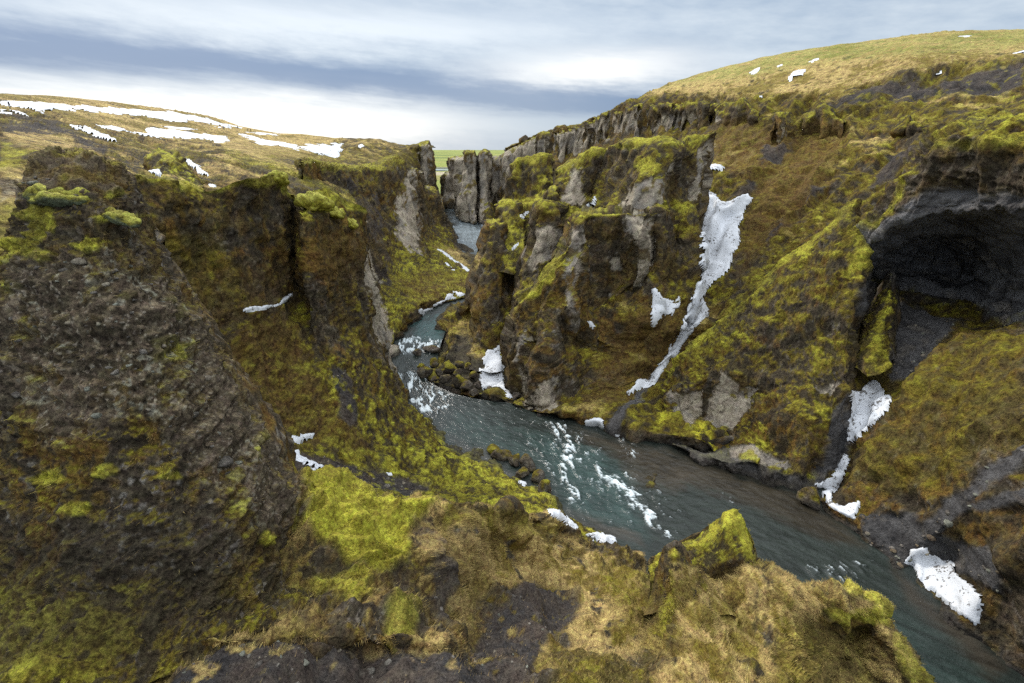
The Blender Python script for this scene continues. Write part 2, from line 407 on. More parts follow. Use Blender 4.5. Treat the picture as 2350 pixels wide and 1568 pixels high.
def sheet(name, rows, step=2.6, thick=None, disp=None, pr=None, mat=None, maxn=(1200, 1200), tag_=None, ten=.75, key=None, flip=0, closed=True):
    """surface through control rows (top row first); thick=(top,bottom) adds a rear side so that it is a solid"""
    rows = [np.asarray(r, float) for r in rows]
    nfront = len(rows); step *= 1.6
    if thick:
        back = []
        for i, r in enumerate(rows):
            f = i / max(1, nfront - 1); t = thick[0] * (1 - f) + thick[1] * f
            h = r.copy(); d = h[:, :2] / np.linalg.norm(h[:, :2], axis=1, keepdims=True)
            h[:, :2] += d * t; h[:, 2] -= .04 * t
            back.append(h)
        allrows = back[::-1] + rows
    else: allrows = rows
    # along rows
    NU = 0
    for r in rows:
        L = slen(r[:-1], r[1:]).sum(); NU = max(NU, L)
    NU = int(min(maxn[0], max(12, NU / step)))
    s = np.linspace(0, 1, NU); R = []
    for r in allrows:
        t = np.concatenate([[0], np.cumsum(slen(r[:-1], r[1:]))]); t /= t[-1]
        R.append(hermite(r, t, s, ten))
    R = np.array(R)
    if thick and closed:      # close both ends
        n = len(R)
        for e, sgn in ((0, -1), (-1, 1)):
            mid = (R[:, e] + R[::-1, e]) / 2
            if e == 0: R = np.concatenate([mid[:, None], R], 1)
            else: R = np.concatenate([R, mid[:, None]], 1)
    dv = np.array([slen(R[i], R[i+1]).mean() for i in range(len(R) - 1)])
    if thick:
        nb_ = nfront      # compress samples on hidden rear
        dv[:nb_ - 1] *= .25
    t = np.concatenate([[0], np.cumsum(dv)])
    NV = int(min(maxn[1], max(12, t[-1] / step)))
    P = hermite(R, t / t[-1], np.linspace(0, 1, NV), ten)
    NU = P.shape[1]
    N = gnormals(P)
    # orient towards the camera on the front half
    fr = slice(int(NV * .5), NV) if thick else slice(0, NV)
    vd = np.array([0, 0, CZ]) - P[fr]; vd /= np.linalg.norm(vd, axis=-1, keepdims=True)
    sg = 1 if (N[fr] * vd).sum() >= 0 else -1
    if flip: sg = -sg
    N = (N * sg).reshape(-1, 3); P = P.reshape(-1, 3)
    px, py, dep = proj(P)
    mk = masks(P, px, py)
    d = dict(big=(.8, 9.), ledge=.28, flute=.35, cush=.28, fine=.08, s=1.0); d.update(disp or {})
    pr = dict(pr or {})
    S = d['s']
    bare = np.zeros(len(P), np.float32)
    for k, w in (('rock', .85), ('gravel', .9), ('slate', .7), ('meadow', .6), ('straw', max(.55, d.get('calm', 0))), ('wet', .6)):
        if k in mk: bare = np.maximum(bare, mk[k] * w)
    steep = 1 - ss(N[:, 2], .35, .85)
    lo = d['big'][0] * fbm(P / d['big'][1], 3) + d['flute'] * steep * (fbm(P * np.array([.4, .4, .045]) / S + 7, 3))
    lo += .45 * d['big'][0] * fbm(P / (d['big'][1] * .3) + 70, 2)
    if d.get('calm') and 'straw' in mk: lo = lo * (1 - .75 * mk['straw'])
    gv = 0.
    sl_ = 1 - .8 * mk['slate'] if 'slate' in mk and d.get('flat') else 1.
    lo = lo * sl_
    if 'gully' in d:
        ga, gth, gw = d['gully']; ct, st_ = math.cos(gth), math.sin(gth)
        al = P[:, 0] * ct + P[:, 1] * st_; ac = -P[:, 0] * st_ + P[:, 1] * ct
        gq = np.stack([al / (gw * 5), ac / gw, P[:, 2] * 0], -1)
        gv = (.6 - 2.2 * np.abs(fbm(gq + fbm(P / (gw * 1.5), 2)[:, None] * .4, 3)))
        if d.get('calm') and 'straw' in mk: gv = gv * (1 - d['calm'] * mk['straw'])
        gv = gv * sl_
        lo += ga * gv
    Plo = P + N * lo[:, None]
    led = fbm(P * np.array([.16, .16, 1.1]) / S + 3, 3)
    hi = d['ledge'] * .55 * steep * led * (1 - .3 * bare)
    A_ = np.array([.75, .75, 1.1])
    wq = P * A_ / (1.5 * S) + np.stack([fbm(P / (.9 * S) + o_, 2) for o_ in (0, 13, 29)], -1) * .28
    f1, id1 = worley(wq); f2, id2 = worley(wq * 2.4 + 5)
    dome = np.clip(1 - (f1 / .72)**2, 0, 1) * (.65 + .5 * id1); dome2 = np.clip(1 - (f2 / .72)**2, 0, 1) * (.7 + .4 * id2)
    cu = dome * .72 + dome2 * .38 + .12 * id1 - .52
    if 'bright' in mk: hi = hi + mk['bright'] * d['cush'] * d.get('bb', .6) * np.clip(1 - (worley(wq * .6 + 3)[0] / .75)**2, 0, 1)
    if 'rock' in mk: hi = hi - ss(mk['rock'], .3, .62) * d.get('rec', .5)
    hi = hi + d['cush'] * 1.45 * cu * (1 - bare) * (d.get('cs', .6) + (1 - d.get('cs', .6)) * ss(N[:, 2], .05, .55))
    hi = hi + d['fine'] * fbm(P / (.35 * S) + 50, 2)
    if d.get('calm'): hi = hi * (1 - .85 * ss(dep, 130, 280))
    Pf = Plo + N * hi[:, None]
    G = Pf.reshape(NV, NU, 3); Nf = (gnormals(G) * sg).reshape(-1, 3)
    # colour from a softened normal so that moss sits on ledges
    Ns = Nf * .6 + N * .4; Ns /= np.linalg.norm(Ns, axis=1, keepdims=True) + 1e-9
    cc = colour(P, Ns, mk, pr, cu * (1 - .7 * bare), gv)
    alp = np.ones((len(P), 1), np.float32)
    if 'rock' in mk: alp[:, 0] -= .6 * mk['rock']
    if 'slate' in mk: alp[:, 0] -= .35 * mk['slate']
    cc = np.concatenate([cc, alp], 1).astype(np.float32)
    idx = np.arange(NU * NV).reshape(NV, NU)
    F = np.stack([idx[:-1, :-1], idx[:-1, 1:], idx[1:, 1:], idx[1:, :-1]], -1).reshape(-1, 4)
    if sg < 0: F = F[:, ::-1]
    inn = (px > -320) & (px < W + 320) & (py > -200) & (py < H + 240)
    F = F[inn[F].any(1)]
    take = np.zeros(len(F), bool); parts = []
    for cls, nm, lb in PARTS:
        if cls not in mk: continue
        m = (mk[cls][F].mean(1) > .45) & ~take; ids = np.where(m)[0]
        if len(ids) < 60: continue
        cp = components(F[ids], len(Pf)); ks, cnt = np.unique(cp, return_counts=True)
        for k_, c_ in sorted(zip(ks, cnt), key=lambda z: -z[1])[:14]:
            if c_ < 60: break
            sel = ids[cp == k_]; take[sel] = True; parts.append((nm, lb, F[sel]))
    if parts:
        Nfn = np.asarray(Nf, np.float32)
        o = sub_obj(name, Pf, F[~take], Nfn, mat or M_TERR, cc)
        for nm, lb, Fp in parts:
            po = sub_obj(nm, Pf, Fp, Nfn, mat or M_TERR, cc); po.parent = o; po['label'] = lb
    else:
        o = mesh_obj(name, Pf, F, mat or M_TERR, cc)
    PATCH[key or name] = dict(P=Pf, Plo=Plo, N=N, F=F, px=px, py=py, dep=dep, o=o, shape=(NV, NU), mk=mk, col=cc)
    if tag_: tag(o, **tag_)
    return o

# ================================================================ PAINT (what grows or lies where, with some shade painted in)
# bare tuff faces
for pl in (
    zp(Z9, (1400, 700), (1440, 620), (1490, 520), (1600, 460), (1740, 400), (1830, 330), (1865, 330), (1840, 440), (1810, 600), (1760, 650), (1600, 705)),
    zp(Z9, (940, 640), (950, 560), (1000, 470), (1040, 360), (1110, 350), (1130, 500), (1145, 640), (1040, 662)),
    zp(Z9, (665, 1170), (680, 1040), (740, 850), (860, 840), (930, 870), (930, 980), (850, 1090), (740, 1180)),
    zp(Z9, (1480, 740), (1690, 740), (1715, 900), (1690, 1130), (1600, 1300), (1525, 1340), (1530, 1100), (1490, 900)),
    zp(Z9, (1030, 850), (1130, 900), (1130, 1050), (1090, 1250), (1030, 1500), (1000, 1480), (980, 1200), (1010, 1000)),
    zp(Z9, (1330, 1130), (1380, 1080), (1430, 1110), (1430, 1190), (1350, 1200)),
    zp(Z9, (2090, 180), (2180, 90), (2160, 300), (2120, 560), (2060, 600), (2000, 590), (2050, 400)),
    zp(Z11, (1180, 900), (1290, 980), (1310, 1240), (1220, 1190)),
    zp(Z11, (1170, 620), (1290, 480), (1310, 560), (1220, 650), (1200, 860), (1160, 840)),
    zp(Z11, (1360, 1250), (1440, 1080), (1630, 960), (1610, 1300), (1450, 1310)),
    zp(Z11, (1210, 1250), (1600, 1320), (1600, 1400), (1280, 1340)),
    zp(Z11, (1720, 0), (1800, 60), (1780, 270), (1740, 270)),
    zp(Z8, (540, 980), (600, 800), (640, 705), (860, 790), (830, 880), (700, 1010)),
    zp(Z8, (380, 800), (560, 790), (500, 1000), (390, 900)),
    zp(Z8, (680, 1110), (850, 1090), (1010, 1180), (1060, 1240), (860, 1165), (700, 1175)),
    zp(Z8, (1150, 770), (1310, 735), (1260, 810)),
    zp(Z8, (900, 1270), (1060, 1260), (1130, 1310), (1080, 1340)),
    zp(Z10, (1230, 640), (1320, 520), (1380, 860), (1420, 1160), (1330, 1130), (1230, 1060)),
    zp(Z10, (1330, 300), (1420, 300), (1450, 620), (1510, 1240), (1400, 1230), (1380, 900)),
    zp(Z10, (1480, 60), (1590, 20), (1610, 460), (1560, 460), (1500, 300)),
    zp(Z10, (860, 740), (880, 850), (850, 940), (830, 840)),
    zp(Z10, (920, 1100), (1010, 1330), (1080, 1567), (940, 1450)),
    [(842, 560), (862, 650), (893, 740), (915, 870), (898, 850), (868, 750), (848, 660)],
    [(1020, 400), (1040, 360), (1165, 350), (1140, 440), (1098, 516), (1050, 505), (1015, 460)],
): paint('rock', pl, 5)
# dark scree and gravel
paint('slate', zp(Z12, (690, 1100), (850, 1150), (1000, 1220), (1140, 1260), (1080, 1330), (980, 1420), (900, 1568), (800, 1700), (650, 1700), (640, 1500), (690, 1250)), 7)
paint('slate', zp(Z12, (440, 960), (560, 960), (580, 1010), (480, 1200), (370, 1250), (400, 1080)), 6, 80)
paint('gravel', [(640, 1060), (700, 1045), (780, 1060), (880, 1075), (990, 1110), (970, 1135), (880, 1128), (760, 1098), (680, 1080)], 7, 36)
paint('gravel', [(300, 1640), (420, 1530), (540, 1498), (700, 1488), (900, 1500), (1060, 1515), (1110, 1440), (1140, 1390), (1200, 1360), (1280, 1345), (1340, 1380), (1280, 1430), (1230, 1500), (1170, 1640)], 12, 0, 32)
paint('gravel', [(975, 1290), (1000, 1275), (1030, 1330), (1045, 1420), (1015, 1420)], 8, 0, 30, k=.8)
paint('straw', [(1000, 1190), (1120, 1190), (1130, 1330), (1080, 1440), (1040, 1430), (1040, 1330), (1010, 1270)], 14, 0, 40, k=.6)
paint('gravel', zp(Z1, (0, 350), (370, 330), (700, 500), (700, 560), (450, 430), (0, 380)), 6, 60)
paint('gravel', zp(Z1, (720, 540), (900, 590), (935, 650), (800, 640)), 4, 60)
paint('gravel', zp(Z1, (1800, 580), (2000, 590), (1950, 610)), 4, 60)
paint('gravel', zp(Z3, (1330, 440), (1480, 380), (1700, 310), (1870, 310), (1900, 400), (1850, 430), (1600, 400), (1500, 450)), 7, 100)
paint('gravel', zp(Z3, (1900, 320), (2350, 215), (2350, 330), (2050, 400), (1930, 420)), 7, 100)
paint('gravel', zp(Z3, (1600, 770), (1640, 690), (1720, 645), (1700, 700), (1810, 680), (1660, 820), (1480, 920), (1560, 860)), 5, 90)
paint('gravel', zp(Z3, (1000, 640), (1060, 650), (1150, 620), (1060, 720), (1000, 740)), 4, 90)
paint('gravel', zp(Z3, (880, 880), (940, 810), (980, 810), (940, 870), (850, 930)), 4, 90)
paint('gravel', zp(Z3, (1210, 950), (1260, 870), (1390, 855), (1280, 890)), 3, 90)
paint('gravel', zp(Z3, (1010, 1150), (1080, 1050), (1100, 1060), (1030, 1160)), 3, 90)
paint('gravel', zp(Z10, (940, 560), (1050, 560), (1070, 760), (1060, 1170), (1010, 1150), (1000, 800)), 4, 100)
paint('gravel', zp(Z10, (640, 330), (700, 340), (770, 600), (740, 580)), 3, 100)
paint('gravel', zp(Z10, (1040, 1380), (1130, 1350), (1180, 1567), (1080, 1567)), 3, 100)
paint('gravel', [(755, 850), (800, 850), (815, 960), (800, 1000), (770, 960)], 5, 60)
paint('slate', [(1395, 985), (1400, 965), (1450, 915), (1495, 865), (1500, 872), (1455, 935), (1425, 975), (1415, 1000)], 3, 80)
paint('slate', [(2000, 1195), (2060, 1215), (2130, 1190), (2200, 1130), (2350, 1015), (2400, 980), (2400, 1020), (2350, 1055), (2215, 1160), (2350, 1110), (2350, 1140), (2200, 1185), (2150, 1230), (2260, 1255), (2290, 1300), (2290, 1360), (2240, 1330), (2100, 1270), (2070, 1300), (2010, 1260)], 6)
paint('slate', [(1905, 960), (1948, 900), (1950, 960), (1935, 1060), (1880, 1110), (1860, 1100), (1900, 1060)], 5)
paint('slate', [(1970, 1180), (2100, 1180), (2110, 1230), (2060, 1290), (1990, 1240)], 6)
paint('slate', [(1540, 1010), (1600, 1030), (1670, 1040), (1740, 1060), (1800, 1080), (1850, 1095), (1890, 1110), (1850, 1140), (1740, 1115), (1600, 1065), (1540, 1040)], 8, 60, 90, k=.85)
# cave rock
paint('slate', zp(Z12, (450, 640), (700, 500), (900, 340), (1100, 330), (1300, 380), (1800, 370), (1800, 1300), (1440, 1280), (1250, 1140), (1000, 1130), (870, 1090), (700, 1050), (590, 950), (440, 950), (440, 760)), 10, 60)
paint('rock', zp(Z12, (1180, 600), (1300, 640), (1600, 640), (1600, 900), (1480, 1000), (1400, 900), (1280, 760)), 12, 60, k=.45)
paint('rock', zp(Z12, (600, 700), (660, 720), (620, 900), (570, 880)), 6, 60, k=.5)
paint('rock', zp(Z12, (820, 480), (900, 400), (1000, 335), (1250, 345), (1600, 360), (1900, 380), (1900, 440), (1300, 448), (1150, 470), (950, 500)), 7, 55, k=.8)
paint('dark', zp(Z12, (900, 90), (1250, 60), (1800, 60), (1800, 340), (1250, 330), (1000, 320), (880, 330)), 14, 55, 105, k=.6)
# dry grass
paint('straw', [(1130, 1190), (1240, 1230), (1390, 1280), (1460, 1310), (1500, 1390), (1490, 1450), (1460, 1500), (1300, 1480), (1300, 1430), (1340, 1370), (1240, 1330), (1120, 1340)], 20, 0, 60)
paint('straw', [(1620, 1330), (1700, 1315), (1820, 1340), (2000, 1380), (2000, 1400), (1850, 1430), (1780, 1480), (1790, 1600), (1480, 1620), (1560, 1500), (1620, 1430)], 20, 0, 60)
paint('olive', [(1490, 1400), (1560, 1410), (1590, 1480), (1540, 1560), (1470, 1520)], 16, 0, 40, k=.55)
paint('olive', [(1240, 1620), (1290, 1510), (1400, 1490), (1480, 1540), (1460, 1620)], 20, 0, 40, k=.75)
paint('olive', [(1680, 1400), (1740, 1390), (1760, 1480), (1720, 1540), (1690, 1480)], 14, 0, 40, k=.5)
paint('bright', [(1900, 1344), (1990, 1340), (2050, 1355), (2052, 1400), (2034, 1436), (1990, 1430), (1930, 1432), (1890, 1415), (1960, 1405), (2010, 1385), (1980, 1360)], 6, 20, 40, k=.7)
paint('bright', [(2040, 1445), (2080, 1475), (2130, 1550), (2140, 1600), (2100, 1580), (2050, 1500)], 8, 18, 40, k=.5)
paint('bright', [(1655, 1180), (1690, 1165), (1712, 1200), (1735, 1280), (1715, 1290), (1690, 1230), (1668, 1240)], 4, 28, 40, k=.85)
paint('straw', [(1540, 1290), (1600, 1300), (1620, 1420), (1660, 1560), (1610, 1540), (1550, 1400)], 8, 0, 60)
paint('straw', zp(Z1, (-300, 100), (350, 120), (900, 210), (1500, 300), (1900, 385), (2300, 415), (1900, 640), (1600, 560), (1400, 480), (700, 400), (380, 270), (0, 250)), 8, 90)
paint('straw', zp(Z1, (0, 380), (300, 380), (700, 540), (740, 600), (600, 560), (300, 520), (0, 420)), 10, 30)
paint('straw', zp(Z3, (350, 395), (780, 225), (1300, 115), (2400, 20), (2400, 190), (1700, 270), (1400, 400), (1000, 390), (600, 400)), 9, 120, k=.9)
paint('straw', zp(Z10, (1640, 1130), (2150, 1230), (2130, 1300), (2080, 1400), (2000, 1400), (1850, 1250)), 5, 120)
paint('straw', zp(Z10, (1640, 600), (1840, 640), (1760, 740)), 4, 300)
paint('straw', zp(Z11, (480, 700), (540, 500), (640, 300), (690, 300), (690, 560), (820, 740), (820, 860), (600, 880), (420, 780)), 6, 100, k=.7)
paint('meadow', zp(Z3, (450, 360), (820, 225), (1300, 130), (2400, 40), (2400, 150), (1700, 190), (1300, 230), (900, 310)), 14, 150, k=.55)
paint('rust', [(900, 640), (1000, 615), (1080, 640), (1060, 680), (960, 700)], 14, 120, 230, k=.6)
paint('rust', zp(Z3, (800, 520), (1100, 560), (1450, 560), (1300, 900), (1000, 1200), (880, 1300), (900, 1000), (980, 900), (700, 700)), 22, 90, k=.8)
paint('rust', [(1450, 720), (1560, 680), (1600, 760), (1530, 850), (1440, 920), (1340, 930), (1380, 840)], 16, 90, k=.7)
paint('rust', [(740, 520), (830, 540), (830, 640), (720, 640)], 14, 60, k=.6)
paint('rust', [(560, 740), (680, 720), (720, 860), (860, 1040), (700, 1010), (600, 960), (520, 820)], 20, 40, k=.7)
# lush moss
paint('bright', [(688, 1095), (760, 1100), (850, 1130), (920, 1150), (1000, 1150), (940, 1230), (930, 1300), (870, 1330), (800, 1300), (740, 1260), (690, 1230)], 10, 18, 40)
paint('bright', [(700, 1330), (830, 1300), (860, 1380), (800, 1400)], 12, 15, 40, k=.7)
paint('bright', [(880, 1420), (960, 1390), (950, 1460), (890, 1470)], 12, 10, 40, k=.6)
paint('bright', zp(Z12, (870, 20), (1600, -70), (1700, 20), (1300, 60), (950, 40)), 10, 60, k=.6)
paint('bright', zp(Z12, (390, 620), (500, 560), (640, 420), (700, 270), (780, 180), (700, 400), (560, 560), (450, 700), (440, 920), (340, 920)), 7, 70, k=.8)
paint('olive', [(0, 1290), (300, 1330), (640, 1320), (690, 1250), (720, 1380), (560, 1450), (400, 1540), (0, 1568)], 30, 8, 30, k=.15)
paint('olive', [(1960, 780), (2350, 760), (2350, 1000), (2150, 1130), (1960, 1120), (2040, 960)], 25, 40, 90, k=.55)
paint('olive', [(300, 560), (500, 520), (560, 700), (430, 720)], 20, 40, k=.5)
paint('soil', [(940, 1190), (990, 1200), (1020, 1270), (1000, 1310), (960, 1270)], 10, 18, 40, k=.7)
paint('soil', [(860, 1340), (940, 1320), (960, 1390), (900, 1400), (850, 1390)], 12, 14, 40, k=.6)
paint('soil', [(640, 1400), (760, 1390), (780, 1440), (680, 1450)], 14, 10, 30, k=.5)
paint('olive', [(1020, 1160), (1120, 1165), (1210, 1185), (1290, 1225), (1220, 1235), (1120, 1220), (1030, 1210)], 10, 26, 60, k=.7)
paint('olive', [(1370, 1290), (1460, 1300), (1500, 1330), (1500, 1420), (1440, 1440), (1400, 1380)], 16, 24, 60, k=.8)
paint('dark', [(1475, 1320), (1510, 1330), (1512, 1420), (1480, 1430)], 10, 24, 60, k=.5)  # painted shade along the steep left flank of the hump
paint('yellow', [(1590, 990), (1620, 970), (1655, 1000), (1665, 1008), (1640, 1015), (1605, 1010)], 5, 60)
paint('yellow', [(1505, 930), (1525, 940), (1540, 960), (1520, 970)], 5, 60, k=.8)
for pl in (
    [(620, 1440), (740, 1330), (860, 1170), (930, 1040), (1010, 950), (1035, 985), (965, 1075), (905, 1205), (800, 1355), (680, 1465)],
    [(1060, 750), (1110, 722), (1250, 706), (1440, 710), (1440, 738), (1250, 738), (1110, 765)],
    [(765, 655), (830, 632), (900, 640), (955, 672), (900, 668), (790, 675)],
    [(530, 340), (600, 278), (720, 250), (830, 210), (858, 242), (800, 290), (620, 320)],
    [(915, 378), (1040, 290), (1110, 248), (1200, 183), (1302, 200), (1292, 262), (1180, 265), (1090, 315), (950, 382)],
    [(1350, 195), (1440, 158), (1600, 118), (1720, 103), (1840, 116), (1920, 160), (1880, 205), (1740, 155), (1600, 165), (1440, 195)],
    [(1530, 335), (1640, 265), (1745, 300), (1650, 385), (1560, 365)], [(1955, 118), (2080, 88), (2182, 56), (2110, 112), (1980, 145)],
    [(430, 650), (520, 622), (590, 640), (520, 655)], [(1740, 655), (1800, 638), (1855, 660), (1800, 675)], [(1870, 650), (1980, 632), (2080, 650), (1980, 668)],
): paint('bright', zp(Z9, *pl), 4, 95, 195, k=.72)
paint('bright', [(1525, 875), (1560, 822), (1650, 732), (1780, 606), (1850, 555), (1964, 447), (1970, 470), (1860, 575), (1785, 618), (1655, 742), (1568, 836)], 4, 88, 112, k=.6)
paint('bright', zp(Z10, (0, 280), (200, 210), (640, 270), (950, 270), (1240, 170), (1300, 230), (1000, 300), (640, 310), (200, 260)), 4, 130, 300, k=.5)
for (x_, y_, w_, h_) in [(100, 488, 70, 40), (112, 515, 60, 34), (98, 538, 44, 34), (60, 567, 66, 42), (92, 584, 80, 26), (40, 600, 50, 26), (200, 553, 62, 34), (385, 790, 80, 40), (390, 815, 90, 40), (290, 678, 30, 20),
        (590, 1035, 36, 34), (590, 1010, 40, 24), (402, 720, 22, 34), (388, 690, 34, 18), (60, 655, 44, 18), (100, 1095, 110, 40), (240, 1085, 60, 30), (395, 1095, 54, 26), (610, 1240, 36, 32), (160, 405, 56, 18), (265, 440, 50, 22), (180, 1170, 60, 30), (270, 500, 110, 20)]:
    paint('bright', [(x_ + w_ * .5 * math.cos(a_) * (1 + .25 * math.sin(3 * a_ + x_)), y_ + h_ * .5 * math.sin(a_)) for a_ in np.linspace(0, 6.28, 14)[:-1]], 5, 0, 32, k=.8)
# broken stone of the near pillar
paint('stone', [(40, 620), (250, 560), (400, 660), (520, 860), (640, 1080), (690, 1200), (560, 1200), (420, 1000), (300, 950), (100, 1030), (20, 900)], 40, 0, 32)
paint('stone', [(0, 410), (120, 400), (140, 440), (0, 480)], 6, 20, 60)

paint('soil', [(88, 345), (170, 340), (290, 395), (300, 440), (60, 440)], 10, 20, 30, k=.8)
paint('bright', zp(Z1, (0, 460), (130, 490), (280, 520), (200, 560), (100, 640), (0, 650)), 6, 36, k=.75)
paint('olive', [(-50, 480), (70, 480), (40, 640), (-50, 700)], 12, 28, 60, k=.9)
paint('bright', [(275, 392), (330, 400), (430, 420), (490, 432), (541, 414), (611, 402), (655, 396), (700, 425), (760, 432), (830, 470), (825, 490), (740, 460), (690, 460), (640, 425), (541, 432), (430, 440), (280, 405)], 6, 44, 95, k=.65)
paint('bright', zp(Z1, (1480, 510), (1850, 610), (2100, 740), (2330, 830), (2330, 870), (2100, 790), (1850, 660), (1500, 560)), 8, 90, k=.5)
paint('olive', [(560, 330), (680, 345), (800, 345), (960, 345), (960, 380), (800, 375), (640, 375)], 10, 90, k=.6)
paint('rust', [(330, 600), (660, 600), (680, 700), (560, 740), (430, 760)], 30, 40, k=.35)
paint('dark', [(560, 560), (670, 520), (680, 680), (600, 720), (500, 680)], 30, 55, k=.15)
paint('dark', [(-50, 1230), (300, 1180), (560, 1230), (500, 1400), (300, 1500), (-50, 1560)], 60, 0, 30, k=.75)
# ================================================================ TERRAIN
ST_ = dict(kind='structure')
paint('olive', [(1790, 1420), (1900, 1440), (1990, 1450), (2010, 1600), (1760, 1600)], 22, 15, 40, k=.85)  # olive growth that also paints the bowl's shading under the right crest
paint('dark', [(1850, 1420), (1960, 1450), (1990, 1500), (1970, 1590), (1850, 1590), (1900, 1500)], 25, 15, 40, k=.55)  # shade of the hollow painted into the ground colour

# ---- far plain
plain_rows = []
def plain():
    xs = np.linspace(-1, 1, 160); ys = np.geomspace(560, 26000, 260)
    X = xs[None, :] * ys[:, None] * 1.5; Y = np.repeat(ys[:, None], 160, 1)
    Pn = np.stack([X, Y, np.zeros_like(X)], -1).reshape(-1, 3)
    z = fbm(Pn / 300., 3) * 1.2 + fbm(Pn / 60., 3) * .5 - .8
    Pn[:, 2] = z
    n0 = fbm(Pn * np.array([1 / 900., 1 / 260., 0]), 4); n1 = fbm(Pn * np.array([1 / 200., 1 / 90., 0]) + 5, 3)
    cc = C['meadow'] * np.ones((len(Pn), 1)); w = ss(n0, -.2, .7)[:, None]; cc = cc * (1 - w) + np.array([.10, .15, .04]) * w
    w = ss(n1, .25, .9)[:, None] * .6; cc = cc * (1 - w) + C['straw'] * w * .8
    yy = Pn[:, 1] + 60 * n0
    w = (ss(yy, 1150, 1190) * (1 - ss(yy, 1330, 1380)))[:, None]; cc = cc * (1 - w) + np.array([.42, .36, .24]) * w
    w = (ss(yy, 1500, 1540) * (1 - ss(yy, 1700, 1760)))[:, None] * .8; cc = cc * (1 - w) + np.array([.10, .11, .13]) * w
    # old-sea slope on the horizon
    Pn[:, 2] += ss(Pn[:, 1], 14000, 24000) * 60
    idx = np.arange(160 * 260).reshape(260, 160)
    F = np.stack([idx[:-1, :-1], idx[:-1, 1:], idx[1:, 1:], idx[1:, :-1]], -1).reshape(-1, 4)
    o = mesh_obj('plain', Pn, F, M_FAR, cc); tag(o, kind='structure')
    # a pale braid of the river out on the plain
    xs = np.linspace(-260, 60, 60); V = []
    for i, x in enumerate(xs):
        yc = 1430 + 14 * math.sin(x * .02); wd = 26 + 9 * math.sin(x * .05)
        V += [(x, yc - wd, .9), (x, yc + wd, .9)]
    F = [(2 * i, 2 * i + 2, 2 * i + 3, 2 * i + 1) for i in range(59)]
    m = bpy.data.materials.new('far_water'); m.use_nodes = True
    bs = m.node_tree.nodes['Principled BSDF']; bs.inputs['Base Color'].default_value = (.35, .42, .5, 1); bs.inputs['Roughness'].default_value = .25
    o = mesh_obj('river_braid', np.array(V), np.array(F), m); tag(o, kind='structure')
plain()

FARD = dict(big=(2.2, 26.), ledge=.7, flute=1.2, cush=.5, fine=.15, s=2.2)
MIDD = dict(big=(.9, 13.), ledge=.3, flute=1.7, cush=.42, fine=.14, s=1.4, cs=.45)

# ---- left hillside
sheet('hillside', [
    row((-400, 206, 300), (0, 224, 330), (350, 256, 480), (640, 315, 600), (870, 331, 620), (1000, 337, 600)),
    row((-400, 196, 150), (0, 217, 185), (150, 225, 230), (350, 249, 300), (480, 269, 345), (560, 292, 385), (640, 306, 405), (700, 309, 405), (745, 315, 415), (790, 321, 425), (870, 324, 432), (905, 334, 432), (962, 333, 430)),
    row((-400, 240, 120), (0, 262, 135), (150, 275, 165), (350, 295, 220), (560, 318, 280), (700, 330, 330), (790, 340, 360), (870, 345, 390), (962, 350, 425)),
    row((-400, 300, 80), (0, 305, 92), (120, 318, 105), (250, 328, 125), (350, 338, 148), (450, 345, 168), (560, 345, 195), (680, 358, 230), (790, 365, 300), (880, 372, 340), (962, 380, 420)),
    row((-400, 360, 60), (0, 345, 70), (150, 350, 78), (250, 372, 88), (330, 392, 98), (430, 370, 120), (530, 365, 140), (650, 385, 165), (780, 400, 220), (900, 410, 300), (962, 430, 410)),
    row((-400, 430, 46), (0, 400, 55), (150, 400, 62), (260, 400, 72), (370, 415, 84), (450, 430, 95), (560, 425, 110), (680, 430, 130), (800, 450, 180), (900, 480, 260), (962, 500, 390)),
    row((-400, 620, 36), (0, 560, 42), (150, 560, 46), (260, 560, 56), (370, 560, 66), (450, 560, 76), (560, 540, 90), (680, 540, 105), (800, 560, 140), (900, 600, 200), (962, 640, 300)),
    row((-400, 900, 28), (0, 800, 33), (150, 800, 36), (260, 800, 44), (370, 800, 54), (560, 700, 80), (800, 700, 120), (962, 720, 200)),
], step=2.4, mat=M_MID, disp=dict(big=(1.2, 22.), ledge=.4, flute=.5, cush=.26, s=1.8, gully=(.7, -.7, 11.), calm=.9), pr=dict(moss=.0, straw=-.1, rust=.05, kup=.55, gaps=-.5, s=1.8, film=.3), tag_=ST_, key='hill_left')

# ---- knoll between the left gullies
sheet('rock_knoll', [
    row((960, 600, 104), (985, 560, 103), (1040, 510, 103), (1110, 530, 104), (1200, 600, 103), (1290, 680, 101), (1345, 745, 98), f=Z1),
    row((955, 660, 99), (1000, 600, 98), (1060, 570, 97), (1130, 600, 97.5), (1200, 660, 97), (1280, 720, 96), (1340, 770, 95), f=Z1),
    row((970, 760, 93), (1050, 740, 91), (1120, 730, 90.5), (1200, 750, 90.5), (1280, 780, 91), (1340, 800, 92), f=Z1),
    row((970, 900, 86), (1050, 900, 84), (1200, 900, 84), (1340, 900, 86), f=Z1),
], step=2.2, thick=(5, 12), disp=dict(big=(.8, 9.), ledge=.3, flute=.4, cush=.35, s=1.3), pr=dict(moss=.0, s=1.3),
    tag_=dict(label='small dark rock knoll with mossy crest between two left snow gullies', cat='rock knoll'), key='knoll')

